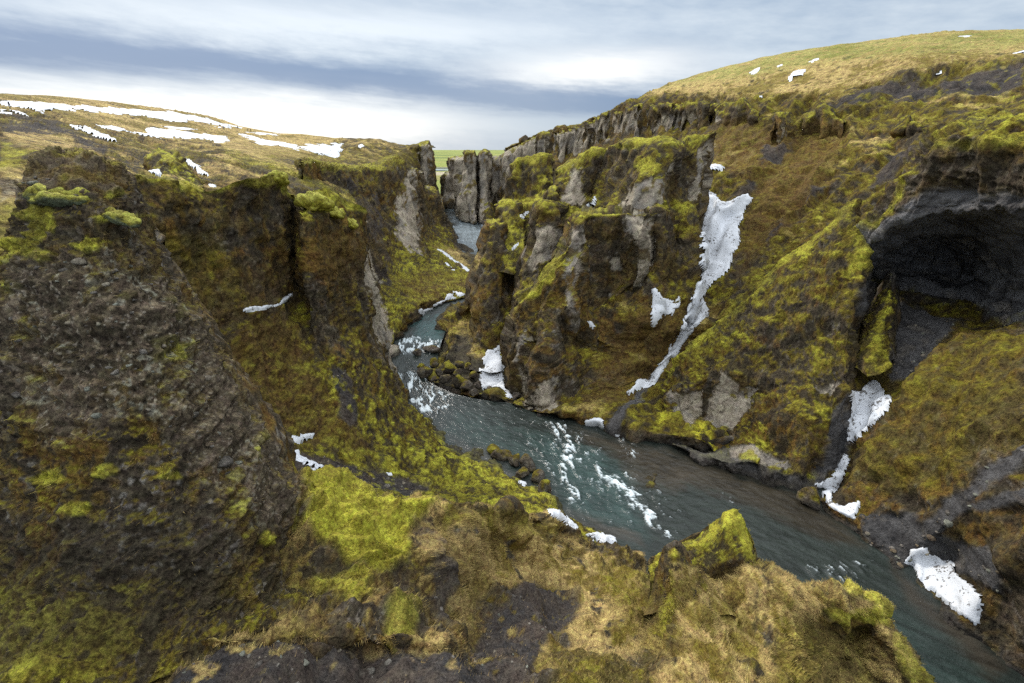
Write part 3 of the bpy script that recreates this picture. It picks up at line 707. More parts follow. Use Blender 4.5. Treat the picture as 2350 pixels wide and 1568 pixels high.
# ---- cliff tip at the far end of the left plateau
sheet('rock_cliff', [
    row((935, 336, 436), (960, 334, 432), (983, 329, 428), (990, 345, 430), (995, 356, 440)),
    row((935, 370, 430), (962, 380, 425), (985, 380, 424), (994, 390, 432), (999, 392, 442)),
    row((935, 410, 424), (966, 420, 420), (987, 420, 420), (996, 422, 430), (1000, 425, 442)),
    row((935, 480, 415), (970, 500, 410), (1010, 500, 412), (1020, 500, 425), (1024, 495, 445)),
], step=2.2, thick=(30, 40), mat=M_MID, disp=dict(big=(1.5, 18.), ledge=.6, flute=2.0, cush=.3, s=2.0), pr=dict(moss=-.1, s=2.2),
    tag_=dict(label='distant grey cliff edge at the end of the left grassy plateau, above the river bend', cat='cliff'), key='tip')

# ---- third wall on the left (above the far bend)
sheet('rock_wall', [
    row((690, 372, 150), (735, 374, 180), (774, 381, 200), (856, 379, 235), (915, 363, 255), (932, 377, 258), (945, 386, 262), (967, 400, 280), (972, 428, 292), (1000, 440, 300), (1016, 458, 305)),
    row((690, 430, 145), (740, 430, 172), (790, 430, 192), (850, 440, 215), (890, 445, 228), (922, 430, 240), (945, 430, 244), (962, 460, 262), (985, 480, 280), (1005, 490, 292), (1020, 490, 302)),
    row((700, 520, 138), (760, 520, 165), (810, 520, 183), (850, 520, 200), (885, 530, 208), (915, 520, 220), (945, 520, 226), (968, 540, 240), (985, 520, 268), (1010, 515, 290), (1030, 512, 308)),
    row((740, 620, 130), (800, 620, 150), (845, 620, 166), (880, 610, 182), (912, 580, 205), (950, 582, 210), (985, 590, 222), (1010, 555, 262), (1035, 540, 290), (1045, 549, 309)),
    row((780, 700, 125), (840, 700, 138), (880, 690, 150), (920, 660, 170), (960, 640, 185), (1000, 625, 200), (1030, 600, 232), (1050, 580, 258), ('z', 1062, 588, .6)),
    row((800, 780, 118), (860, 770, 125), (900, 740, 140), (940, 710, 153), (985, 690, 166), (1030, 670, 178), (1060, 650, 192), (1080, 635, 205), ('z', 1092, 600, .6)),
    row((800, 840, 112), (880, 820, 118), ('z', 908, 790, 1), ('z', 938, 745, .4), ('z', 985, 707, .4), ('z', 1040, 690, .4), ('z', 1082, 676, .4), ('z', 1090, 650, .4), ('z', 1100, 612, .3)),
    row((800, 900, 108), (880, 880, 112), ('z', 915, 800, -2), ('z', 950, 755, -2), ('z', 992, 716, -2), ('z', 1046, 698, -2), ('z', 1090, 680, -2), ('z', 1100, 655, -2), ('z', 1108, 616, -2)),
], step=2.2, thick=(16, 40), mat=M_MID, disp=MIDD, pr=dict(moss=-.12, s=1.7, rust=.0, film=.25), tag_=dict(label='mossy rock wall with pale streaked slabs above the far river bend on the left', cat='cliff'), key='wall3')

# ---- far columns on the right bank
sheet('rock_column', [
    row((1012, 410, 500), (1018, 398, 495), (1036, 394, 490), (1050, 396, 490)),
    row((1013, 440, 495), (1020, 440, 488), (1038, 440, 485), (1052, 440, 488)),
    row((1012, 470, 490), (1022, 466, 482), (1045, 468, 478), (1056, 470, 482)),
    row(('z', 1012, 480, -2), ('z', 1024, 482, -2), ('z', 1046, 482, -2), ('z', 1058, 482, -2)),
], step=2., thick=(14, 20), mat=M_MID, disp=dict(big=(1., 14.), flute=2.4, ledge=.5, cush=.2, s=2.2), pr=dict(moss=-.1, s=2.2),
    tag_=dict(label='most distant rock column on the right bank, lower than its neighbours', cat='rock column', group='far rock columns'), key='colA')
sheet('rock_column', [
    row((1030, 372, 450), (1033, 364, 446), (1045, 361, 442), (1066, 362, 440), (1078, 364, 442)),
    row((1031, 400, 444), (1040, 400, 438), (1055, 400, 436), (1066, 400, 436), (1078, 400, 438)),
    row((1040, 440, 438), (1048, 440, 432), (1056, 440, 430), (1066, 440, 430), (1078, 440, 432)),
    row((1046, 480, 428), (1052, 490, 420), (1060, 490, 420), (1070, 490, 420), (1080, 490, 424)),
    row(('z', 1046, 502, -2), ('z', 1052, 505, -2), ('z', 1060, 506, -2), ('z', 1072, 506, -2), ('z', 1082, 506, -2)),
], step=2., thick=(20, 26), mat=M_MID, disp=dict(big=(1., 14.), flute=2.4, ledge=.5, cush=.2, s=2.2), pr=dict(moss=-.1, s=2.2),
    tag_=dict(label='broad far rock column with mossy cap, left of the split twin columns', cat='rock column', group='far rock columns'), key='colB')
sheet('rock_column', [
    row((1066, 352, 402), (1070, 346, 400), (1080, 345, 398), (1090, 347, 398), (1091, 356, 402)),
    row((1067, 390, 398), (1074, 390, 394), (1084, 390, 392), (1092, 392, 392), (1094, 392, 397)),
    row((1062, 430, 393), (1068, 430, 388), (1080, 432, 386), (1092, 432, 387), (1095, 432, 393)),
    row((1053, 470, 390), (1062, 472, 384), (1078, 474, 380), (1093, 474, 382), (1097, 470, 390)),
    row(('z', 1049, 502, -.5), ('z', 1058, 508, -.5), ('z', 1075, 514, -.5), ('z', 1091, 518, -.5), ('z', 1098, 512, -.5)),
    row(('z', 1049, 506, -3), ('z', 1058, 512, -3), ('z', 1075, 518, -3), ('z', 1091, 522, -3), ('z', 1100, 514, -3)),
], step=1.9, thick=(12, 24), mat=M_MID, disp=dict(big=(.8, 14.), flute=2.2, ledge=.5, cush=.2, s=2.2), pr=dict(moss=-.1, s=2.2),
    tag_=dict(label='tallest slender rock column, its grey foot standing in the far river bend', cat='rock column', group='far rock columns'), key='colC')
sheet('rock_column', [
    row((1094, 358, 398), (1102, 350, 396), (1110, 345, 394), (1122, 348, 394), (1128, 358, 398)),
    row((1097, 390, 396), (1104, 388, 390), (1114, 390, 388), (1124, 390, 390), (1130, 392, 396)),
    row((1097, 440, 392), (1104, 440, 386), (1114, 440, 384), (1122, 440, 386), (1128, 440, 392)),
    row((1096, 480, 385), (1104, 476, 380), (1114, 474, 378), (1124, 470, 380), (1130, 470, 386)),
    row((1098, 510, 375), (1106, 506, 370), (1116, 504, 368), (1128, 500, 370), (1140, 500, 375)),
], step=1.9, thick=(14, 20), mat=M_MID, disp=dict(big=(.8, 14.), flute=2.2, ledge=.5, cush=.2, s=2.2), pr=dict(moss=-.05, s=2.2),
    tag_=dict(label='far rock column with rounded moss cap, right half of the split pair', cat='rock column', group='far rock columns'), key='colD')

# ---- right hill and its rim cliffs
sheet('hillside', [
    row((1160, 352, 700), (1460, 244, 480), (1700, 160, 420), (2000, 112, 420), (2350, 84, 420), (2800, 60, 400)),
    row((1160, 345, 420), (1250, 306, 385), (1320, 291, 355), (1400, 256, 320), (1460, 236, 300), (1500, 210, 285), (1600, 171, 275), (1700, 145, 268), (1800, 125, 264), (1900, 109, 262), (2000, 96, 260), (2100, 83, 258), (2200, 73, 255), (2350, 68, 250), (2800, 50, 235)),
    row((1160, 346, 408), (1250, 306, 368), (1320, 291, 340), (1400, 257, 300), (1460, 240, 268), (1550, 228, 245), (1640, 216, 222), (1720, 208, 208), (1800, 200, 198), (1850, 192, 192), (2000, 160, 182), (2100, 130, 180), (2200, 122, 178), (2350, 110, 172), (2800, 100, 150)),
    row((1160, 375, 400), (1250, 360, 358), (1320, 345, 328), (1400, 320, 290), (1460, 305, 258), (1550, 295, 232), (1620, 290, 208), (1700, 275, 190), (1800, 250, 180), (1900, 238, 172), (2000, 228, 164), (2100, 218, 158), (2200, 205, 152), (2350, 180, 145), (2800, 150, 120)),
    row((1160, 440, 385), (1250, 440, 330), (1320, 420, 290), (1400, 400, 250), (1500, 380, 215), (1600, 350, 188), (1680, 330, 172), (1800, 310, 162), (1900, 300, 155), (2000, 290, 148), (2120, 275, 138), (2250, 250, 130), (2350, 235, 125), (2800, 200, 100)),
    row((1160, 480, 340), (1250, 500, 250), (1320, 480, 220), (1400, 460, 200), (1500, 440, 180), (1620, 400, 158), (1720, 385, 150), (1820, 380, 144), (1920, 370, 137), (2020, 360, 130), (2130, 335, 120), (2250, 310, 112), (2350, 300, 106), (2800, 260, 90)),
    row((1150, 520, 300), (1200, 560, 220), (1300, 560, 180), (1400, 540, 165), (1500, 520, 155), (1610, 480, 142), (1720, 460, 138), (1820, 460, 131), (1920, 460, 123), (1990, 470, 117), (2080, 480, 112), (2200, 480, 110), (2350, 480, 108), (2800, 400, 92)),
    row((1140, 560, 250), (1190, 620, 175), (1260, 640, 150), (1400, 620, 145), (1500, 600, 138), (1605, 575, 130), (1710, 560, 126), (1800, 560, 120), (1880, 560, 115), (1960, 600, 111), (2080, 620, 110), (2200, 620, 112), (2350, 620, 112), (2800, 600, 100)),
    row((1130, 620, 205), (1180, 700, 145), (1250, 720, 125), (1400, 700, 113), (1500, 690, 110.5), (1590, 680, 116.5), (1660, 680, 115.5), (1740, 670, 112), (1850, 680, 110), (1960, 720, 108), (2100, 740, 108), (2350, 760, 110), (2800, 760, 100)),
    row((1115, 680, 172), (1150, 770, 131), (1200, 800, 122), (1350, 810, 106), (1430, 830, 102.8), (1500, 800, 105.5), (1560, 790, 107), (1640, 790, 107), (1750, 800, 106), (1960, 840, 104), (2350, 880, 104)),
    row((1095, 690, 150), (1060, 725, 150), (1060, 770, 138), (1060, 830, 121), (1110, 850, 116.5), (1170, 870, 112), (1300, 900, 98.5), (1400, 900, 97.6), (1470, 875, 101), (1510, 870, 101.5), (1560, 900, 98), (1750, 950, 92), (2350, 1000, 90)),
    row(('z', 1045, 705, .6), ('z', 1022, 730, 1.2), ('z', 1024, 790, 1.2), ('z', 985, 826, .8), ('z', 975, 850, .6), ('z', 1060, 890, .8), ('z', 1140, 912, .8), ('z', 1250, 950, 1), ('z', 1335, 955, 1.6), ('z', 1400, 972, 1.4), ('z', 1440, 975, 1.6), ('z', 1500, 990, 2), ('z', 1560, 1000, 3), ('z', 1800, 1050, 3), ('z', 2350, 1100, 3)),
    row(('z', 1035, 712, -1.5), ('z', 1005, 735, -1.5), ('z', 1010, 790, -1.5), ('z', 955, 824, -1.5), ('z', 945, 860, -1.5), ('z', 1055, 915, -1.5), ('z', 1140, 935, -2), ('z', 1260, 975, -2.5), ('z', 1340, 985, -2.5), ('z', 1400, 1010, -2.5), ('z', 1450, 1020, -2.5), ('z', 1520, 1040, -2.5), ('z', 1600, 1065, -2.5), ('z', 1800, 1130, -2.5), ('z', 2350, 1200, -2.5)),
], step=2.3, disp=dict(big=(1.5, 18.), ledge=.45, flute=1.0, cush=.42, fine=.1, s=1.5, gully=(1.3, .72, 8.), calm=.9), pr=dict(moss=.10, straw=-.35, rust=.12, kup=.64, s=1.4, film=.3, gaps=-.45), tag_=ST_, key='hill_right')

# ---- fluted cliff under the right rim
def rim_cliff():
    r = random.Random(5)
    X = [1118, 1165, 1190, 1230, 1250, 1290, 1320, 1345, 1400, 1440, 1470, 1550, 1640, 1670]
    Yp = [362, 346, 327, 316, 306, 298, 291, 276, 257, 246, 240, 236, 236, 240]
    Yd = [415, 404, 392, 374, 364, 348, 336, 326, 296, 276, 262, 240, 214, 205]
    Hh = [110, 100, 90, 80, 80, 82, 85, 90, 95, 95, 95, 90, 90, 80]
    rows_ = [[], [], [], [], [], []]
    x = 1120.; k = 0
    while x < 1668:
        wd = r.choice([9, 12, 16, 22, 30, 42]) * r.uniform(.8, 1.2)
        off = r.uniform(-.022, .012); hh = r.uniform(.8, 1.25); ty = r.uniform(-3, 3)
        for xx in (x + 1.2, x + wd * .5, x + wd - 1.2):
            y = np.interp(xx, X, Yp) + ty + (2 if xx != x + wd * .5 else 0); d = np.interp(xx, X, Yd); h = np.interp(xx, X, Hh) * hh
            o = d * off + (0 if xx != x + wd * .5 else -d * .004)
            rows_[0].append((xx, y + 2, d + 18)); rows_[1].append((xx, y, d + o + 1)); rows_[2].append((xx, y + 6, d + o - 2))
            rows_[3].append((xx, y + h * .5, d + o - 4)); rows_[4].append((xx, y + h, d + o * .7 - 8)); rows_[5].append((xx, y + h * 1.6, d - 22))
        x += wd
    paint('rock', [(1116, 360), (1130, 356), (1190, 331), (1300, 302), (1400, 265), (1480, 250), (1500, 330), (1480, 345), (1300, 385), (1130, 440)], 4, 195, k=.85)
    paint('rock', [(1500, 262), (1560, 258), (1600, 262), (1600, 310), (1500, 330)], 6, 195, k=.6)
    paint('rock', [(1630, 262), (1650, 260), (1640, 330), (1625, 320)], 4, 195, k=.6)
    sheet('rock_cliff', [row(*q_) for q_ in rows_], step=2.0, mat=M_MID, disp=dict(big=(1.2, 16.), ledge=.6, flute=1.6, cush=.5, s=2.0), pr=dict(moss=.0, s=2.0),
        tag_=dict(label='fluted grey cliff band along the right rim, behind the central pinnacles', cat='cliff'), key='rim')
rim_cliff()

# ---- crags breaking out of the right slope
def crag(label, cx, cy, w, h, seed, key, lean=0., rockk=.4):
    r = random.Random(seed); D = PATCH['hill_right']; X_, Y_, dep_ = proj(D['P'])
    def sy(x, y):
        i = np.argmin((X_ - x)**2 + (Y_ - y)**2); return D['P'][i][1]
    rows_ = [[], [], [], []]
    for k in range(7):
        f = k / 6 - .5; x = cx + f * w; arch = 1 - (2 * f)**2 * .8
        top = cy - h * .5 * arch + r.uniform(-.12, .12) * h; bot = cy + h * .5 + r.uniform(-.1, .1) * h
        yb, yt = sy(x, bot), sy(x, top)
        rows_[0].append((x + lean, top + 1, yt + 2)); rows_[1].append((x + lean, top, yb + .35 * (yt - yb)))
        rows_[2].append((x + lean * .5, (top + bot) / 2, yb + .12 * (yt - yb) - .5)); rows_[3].append((x, bot, yb + .8))
    if rockk: paint('rock', [(cx - .2 * w, cy - .2 * h), (cx + .25 * w, cy - .25 * h), (cx + .2 * w, cy + .4 * h), (cx - .15 * w, cy + .4 * h)], 4, 80, k=rockk)
    sheet('rock_outcrop', [row(*q_) for q_ in rows_], step=2.1, disp=dict(big=(.9, 9.), ledge=.4, flute=.9, cush=.4, s=1.3), pr=dict(moss=.0, s=1.4), tag_=dict(label=label, cat='rock outcrop', group='crags on the right slope'), key=key)
crag('mossy crag with a dark cleft at the top of the snow gully', 1690, 262, 100, 56, 1, 'crag1', 0, .25)
crag('narrow crag with a grey side on the upper right slope, left of the bushy one', 1795, 292, 48, 74, 2, 'crag2', 4, .5)
crag('bushy round mossy crag in the middle of the upper right slope', 1890, 284, 96, 60, 3, 'crag3', 0, 0)
crag('small crag above the grey slide on the right slope', 2085, 292, 60, 40, 5, 'crag5', 0, .25)

# ---- central buttress, from the rear to the front
sheet('rock_pinnacle', [
    row((503, 445, 190), (535, 325, 188), (600, 283, 186), (720, 258, 184), (820, 216, 182), (852, 236, 182), (885, 310, 184), f=Z9),
    row((492, 510, 187), (560, 450, 182), (650, 430, 179), (750, 410, 176), (830, 400, 175), (895, 410, 178), f=Z9),
    row((480, 610, 183), (560, 610, 177), (640, 610, 174), (730, 570, 172), (800, 530, 171), (880, 510, 173), f=Z9),
    row((430, 660, 178), (540, 710, 172), (640, 730, 168), (720, 690, 166), (800, 640, 164), (880, 620, 165), f=Z9),
    row((420, 860, 168), (540, 950, 158), (640, 950, 154), (740, 900, 150), (880, 800, 150), f=Z9),
], step=2.1, thick=(8, 20), ten=.4, disp=MIDD, pr=dict(moss=.12, s=1.6), tag_=dict(label='rear pinnacle with a long sloping bright moss crest, left end of the central rocks', cat='rock pinnacle', group='central rock formation'), key='H5')
sheet('rock_pinnacle', [
    row((425, 665, 166), (450, 635, 165), (520, 628, 164), (580, 640, 165), (610, 700, 167), f=Z9),
    row((430, 740, 162), (480, 730, 158), (540, 720, 157), (620, 760, 160), f=Z9),
    row((440, 830, 157), (480, 860, 153), (550, 850, 152), (640, 850, 155), f=Z9),
    row((430, 1000, 148), (480, 1000, 144), (560, 1000, 143), (660, 950, 146), f=Z9),
    row((430, 1200, 138), (480, 1200, 135), (560, 1200, 134), (660, 1100, 138), f=Z9),
], step=2.1, thick=(7, 14), ten=.4, disp=MIDD, pr=dict(moss=.05, s=1.5), tag_=dict(label='small dark moss-topped rock step behind the leftmost central pinnacle by the river', cat='rock pinnacle', group='central rock formation'), key='H7')
sheet('rock_pinnacle', [
    row((355, 830, 151), (372, 808, 149), (410, 806, 149), (445, 818, 150), (475, 880, 153), f=Z9),
    row((315, 970, 147), (360, 950, 143.5), (400, 940, 143), (450, 950, 144), (515, 1010, 148), f=Z9),
    row((250, 1180, 142), (300, 1180, 138), (360, 1180, 136.5), (440, 1180, 138), (540, 1210, 143), f=Z9),
    row((215, 1390, 137), (270, 1400, 132), (350, 1400, 130.5), (430, 1400, 132), (555, 1420, 138), f=Z9),
    row((1084, 735, 131), (1100, 740, 127), (1120, 745, 126), (1140, 740, 127.5), (1174, 715, 132)),
    row((1082, 800, 124.5), (1100, 806, 122.5), (1120, 812, 121.5), (1145, 810, 121.5), (1174, 790, 124)),
    row((1080, 850, 117), (1100, 856, 115), (1140, 856, 114), (1176, 840, 117)),
], step=2.1, thick=(6, 12), ten=.4, disp=MIDD, pr=dict(moss=-.3, s=1.4, stone=.8), tag_=dict(label='dark narrow pinnacle at the left of the central rocks, right beside the river bench', cat='rock pinnacle', group='central rock formation'), key='H6')
sheet('rock_pinnacle', [
    row((915, 376, 150), (960, 345, 150), (1040, 296, 150), (1075, 282, 150), (1110, 252, 150), (1200, 193, 152), (1260, 190, 153), (1302, 208, 154), (1320, 270, 158), f=Z9),
    row((895, 460, 147), (1000, 420, 144), (1080, 380, 143.5), (1150, 360, 146), (1250, 330, 150), (1340, 330, 155), f=Z9),
    row((875, 560, 143), (950, 560, 140), (1040, 540, 139), (1130, 560, 141), (1220, 520, 147), (1340, 500, 151), f=Z9),
    row((855, 660, 140), (950, 660, 137), (1040, 668, 136.5), (1140, 660, 138), (1230, 650, 143), (1340, 650, 147), f=Z9),
    row((850, 820, 134), (950, 820, 131), (1040, 820, 130), (1140, 820, 132), (1230, 820, 135), (1340, 820, 138), f=Z9),
], step=2.1, thick=(8, 18), ten=.4, disp=MIDD, pr=dict(moss=-.02, s=1.5), tag_=dict(label='central pinnacle with a pale grey slab under a bright mossy top', cat='rock pinnacle', group='central rock formation'), key='H3')
sheet('rock_pinnacle', [
    row((812, 600, 141), (830, 560, 140), (870, 532, 139.5), (912, 530, 140), (935, 580, 142), f=Z9),
    row((800, 660, 139), (850, 640, 136), (900, 640, 136), (950, 660, 139), f=Z9),
    row((790, 740, 136), (850, 740, 132), (900, 740, 132), (960, 740, 136), f=Z9),
], step=2.1, thick=(4, 7), disp=dict(MIDD, big=(.6, 8.)), pr=dict(moss=.1, s=1.4), tag_=dict(label='small knob of rock with an orange-green moss cap between two pale slabs', cat='rock pinnacle', group='central rock formation'), key='H4b')
sheet('rock_pinnacle', [
    row((755, 690, 135), (780, 645, 134), (830, 636, 133), (900, 648, 133), (950, 670, 134), (975, 720, 137), f=Z9),
    row((720, 830, 132), (770, 820, 129), (820, 825, 128.2), (870, 835, 128.5), (945, 850, 131.5), f=Z9),
    row((660, 1040, 129), (720, 1050, 126), (790, 1050, 125), (860, 1050, 125.5), (930, 1010, 128.5), f=Z9),
    row((600, 1220, 127), (680, 1230, 123), (760, 1210, 122), (820, 1180, 122.5), (900, 1110, 126), f=Z9),
    row((560, 1430, 122), (650, 1440, 118), (800, 1400, 117), (900, 1300, 121), f=Z9),
    row((1165, 780, 117), (1200, 790, 112), (1250, 780, 112), (1290, 760, 116)),
], step=2.1, thick=(7, 12), ten=.4, disp=MIDD, pr=dict(moss=-.08, s=1.4), tag_=dict(label='steep pinnacle with a long tan slab, standing behind the rounded front buttress', cat='rock pinnacle', group='central rock formation'), key='H4')
sheet('rock_buttress', [
    row((1150, 262, 165), (1350, 195, 150), (1440, 162, 142), (1600, 127, 136), (1720, 110, 134), (1840, 120, 132), (1920, 163, 132), (1980, 104, 136), (2080, 94, 138), (2182, 60, 140), (2190, 110, 143), f=Z9),
    row((1180, 400, 155), (1330, 350, 146), (1480, 310, 136), (1600, 270, 129), (1720, 230, 126), (1860, 280, 123.5), (1950, 280, 129), (2040, 230, 131), (2150, 220, 134), (2160, 280, 139), f=Z9),
    row((1200, 520, 146), (1330, 500, 138), (1450, 530, 128), (1560, 450, 122), (1700, 430, 120), (1830, 420, 120.5), (1890, 430, 127), (2000, 420, 128), (2125, 420, 130), (2135, 440, 135), f=Z9),
    row((1200, 660, 138), (1300, 670, 130), (1420, 690, 121), (1520, 700, 117.5), (1650, 690, 117), (1780, 645, 118), (1868, 640, 123), (1980, 640, 123.5), (2095, 640, 126), (2105, 660, 131), f=Z9),
    row((1200, 760, 130), (1350, 760, 124), (1500, 760, 118), (1650, 760, 117), (1745, 680, 115), (1850, 700, 115.5), (1875, 760, 120), (1980, 740, 119), (2085, 760, 121), (2090, 800, 127), f=Z9),
    row((1250, 1000, 122), (1400, 1000, 118), (1600, 1000, 115), (1740, 900, 112.5), (1850, 900, 113), (1880, 930, 118), (1980, 950, 116), (2060, 960, 117), (2080, 970, 122), f=Z9),
    row((1300, 1300, 116), (1500, 1250, 113), (1660, 1200, 110.5), (1750, 1200, 109.5), (1860, 1250, 112), (1960, 1200, 112.5), (2060, 1150, 114), (2080, 1150, 118), f=Z9),
    row((1300, 1560, 109), (1500, 1500, 107.5), (1680, 1480, 105.5), (1760, 1430, 106.5), (1860, 1450, 108), (1980, 1420, 109), (2060, 1300, 111), f=Z9),
    row((1300, 1800, 105), (1500, 1750, 104.6), (1700, 1700, 104.8), (1900, 1650, 106.6), (2000, 1600, 109.5), f=Z9),
    row((1380, 900, 100), (1440, 870, 102.5), (1500, 830, 105.5), (1560, 790, 109), (1600, 720, 115)),
], step=2.1, thick=(8, 24), ten=.4, disp=MIDD, pr=dict(moss=-.12, s=1.5, film=.25), tag_=dict(label='highest central buttress with domed bright moss top and slanting grey slab beside the snow gully', cat='rock buttress', group='central rock formation'), key='H2')
sheet('rock_buttress', [
    row((1040, 790, 118), (1070, 742, 118), (1250, 712, 119.5), (1440, 714, 119), (1640, 716, 118), (1722, 692, 119), f=Z9),
    row((1025, 830, 114), (1060, 768, 113), (1110, 748, 112.3), (1250, 726, 113.2), (1440, 728, 113.2), (1640, 733, 112.2), (1718, 716, 114), f=Z9),
    row((950, 1030, 112), (1035, 960, 108), (1140, 960, 110), (1220, 955, 111.6), (1300, 950, 112.8), (1450, 940, 112.6), (1500, 935, 109), (1600, 930, 108.2), (1713, 910, 112), f=Z9),
    row((740, 1330, 110), (890, 1230, 106), (1035, 1200, 103), (1130, 1220, 108.6), (1300, 1230, 112.4), (1480, 1220, 112), (1520, 1210, 109), (1600, 1200, 107.6), (1695, 1150, 111), f=Z9),
    row((555, 1568, 110), (800, 1500, 104), (1015, 1480, 99.6), (1110, 1480, 105.5), (1180, 1480, 108), (1300, 1480, 111), (1520, 1430, 110), (1640, 1400, 110), f=Z9),
    row((1160, 770, 109), (1200, 780, 102.5), (1260, 780, 98.6), (1300, 785, 101.4), (1335, 792, 104), (1410, 800, 105.4), (1490, 785, 106), (1560, 765, 108.5)),
    row((1163, 850, 104.5), (1190, 865, 99), (1238, 868, 95.4), (1290, 862, 96.6), (1350, 868, 100), (1420, 872, 102), (1490, 850, 104.5)),
    row((1168, 905, 99.5), (1200, 926, 95.4), (1245, 934, 92.8), (1295, 932, 93.4), (1335, 925, 94.6), (1390, 922, 96), (1445, 898, 100.5)),
    row(('z', 1172, 924, -.2), ('z', 1210, 947, -.2), ('z', 1255, 956, -.2), ('z', 1300, 957, -.2), ('z', 1335, 952, .6), ('z', 1380, 950, 1.3), ('z', 1435, 935, 1.8)),
    row(('z', 1174, 930, -3), ('z', 1212, 956, -3), ('z', 1258, 966, -3), ('z', 1304, 966, -3), ('z', 1340, 965, -3), ('z', 1390, 960, -3), ('z', 1440, 940, -3)),
], step=2.0, thick=(4, 10), ten=.35, disp=dict(MIDD, big=(.7, 12.), cush=.3), pr=dict(moss=-.22, s=1.3, film=.25, stone=.8), tag_=dict(label='rounded front buttress with tan slabs at its foot, rising straight out of the river', cat='rock buttress', group='central rock formation'), key='H1')

# ---- right front block with the low ridge
sheet('rock_buttress', [
    row((1520, 885, 97), (1560, 828, 98), (1650, 738, 100), (1700, 690, 101), (1780, 612, 103), (1850, 561, 104), (1920, 500, 105), (1964, 453, 106), (1980, 520, 103), (1985, 600, 101)),
    row((1524, 890, 95), (1562, 840, 95), (1655, 752, 96), (1705, 706, 97), (1790, 632, 98), (1860, 585, 98), (1925, 535, 97.5), (1975, 530, 97), (1983, 560, 95), (1988, 610, 98)),
    row((1524, 905, 93), (1570, 870, 91.5), (1655, 815, 91), (1715, 770, 91), (1800, 710, 90.5), (1870, 670, 90), (1925, 640, 89.5), (1965, 640, 88), (1978, 650, 89), (1982, 670, 94)),
    row((1526, 925, 91), (1575, 895, 89), (1650, 858, 87), (1720, 845, 86), (1800, 810, 85), (1870, 780, 84), (1920, 770, 83), (1948, 760, 82), (1958, 765, 83), (1962, 780, 90)),
    row((1530, 945, 89), (1580, 930, 87.5), (1640, 905, 86), (1720, 905, 84), (1800, 885, 80.5), (1870, 870, 78), (1920, 870, 76.5), (1945, 870, 76), (1958, 870, 78), (1962, 880, 86)),
    row((1535, 970, 87), (1590, 975, 85.5), (1650, 980, 82.5), (1720, 980, 79), (1790, 970, 75.5), (1860, 965, 72.5), (1910, 970, 71.6), (1935, 975, 72), (1950, 970, 76), (1955, 970, 84)),
    row((1540, 1000, 85.5), (1600, 1020, 83), (1665, 1030, 79), (1735, 1022, 75), (1800, 1050, 71), (1850, 1050, 69), (1890, 1050, 68.5), (1915, 1050, 70), (1930, 1040, 76), (1940, 1030, 84)),
    row(('z', 1545, 1020, 1.2), ('z', 1610, 1050, 1.), ('z', 1668, 1062, 1.8), ('z', 1735, 1060, 3.2), ('z', 1790, 1085, 2.2), ('z', 1840, 1100, 1.6), ('z', 1880, 1090, 2.2), ('z', 1905, 1075, 3), (1920, 1060, 74), (1930, 1050, 82)),
    row(('z', 1548, 1034, -.1), ('z', 1612, 1060, -.1), ('z', 1690, 1092, -.1), ('z', 1745, 1112, -.1), ('z', 1795, 1122, -.1), ('z', 1845, 1132, -.1), ('z', 1885, 1122, .8), ('z', 1915, 1090, 2), (1925, 1070, 73), (1932, 1060, 80)),
    row(('z', 1550, 1048, -3), ('z', 1615, 1078, -3), ('z', 1692, 1112, -3), ('z', 1747, 1130, -3), ('z', 1798, 1140, -3), ('z', 1850, 1152, -3), ('z', 1895, 1160, -3), ('z', 1935, 1120, -3), ('z', 1945, 1100, -3), ('z', 1950, 1090, -3)),
], step=2.1, ten=.4, disp=dict(MIDD, big=(.8, 11.), s=1.2, cush=.34), pr=dict(moss=-.17, s=1.2, film=.2), tag_=dict(label='big leaning moss-covered buttress with a square grey scar, right of the narrow snow gully', cat='rock buttress'), key='E')

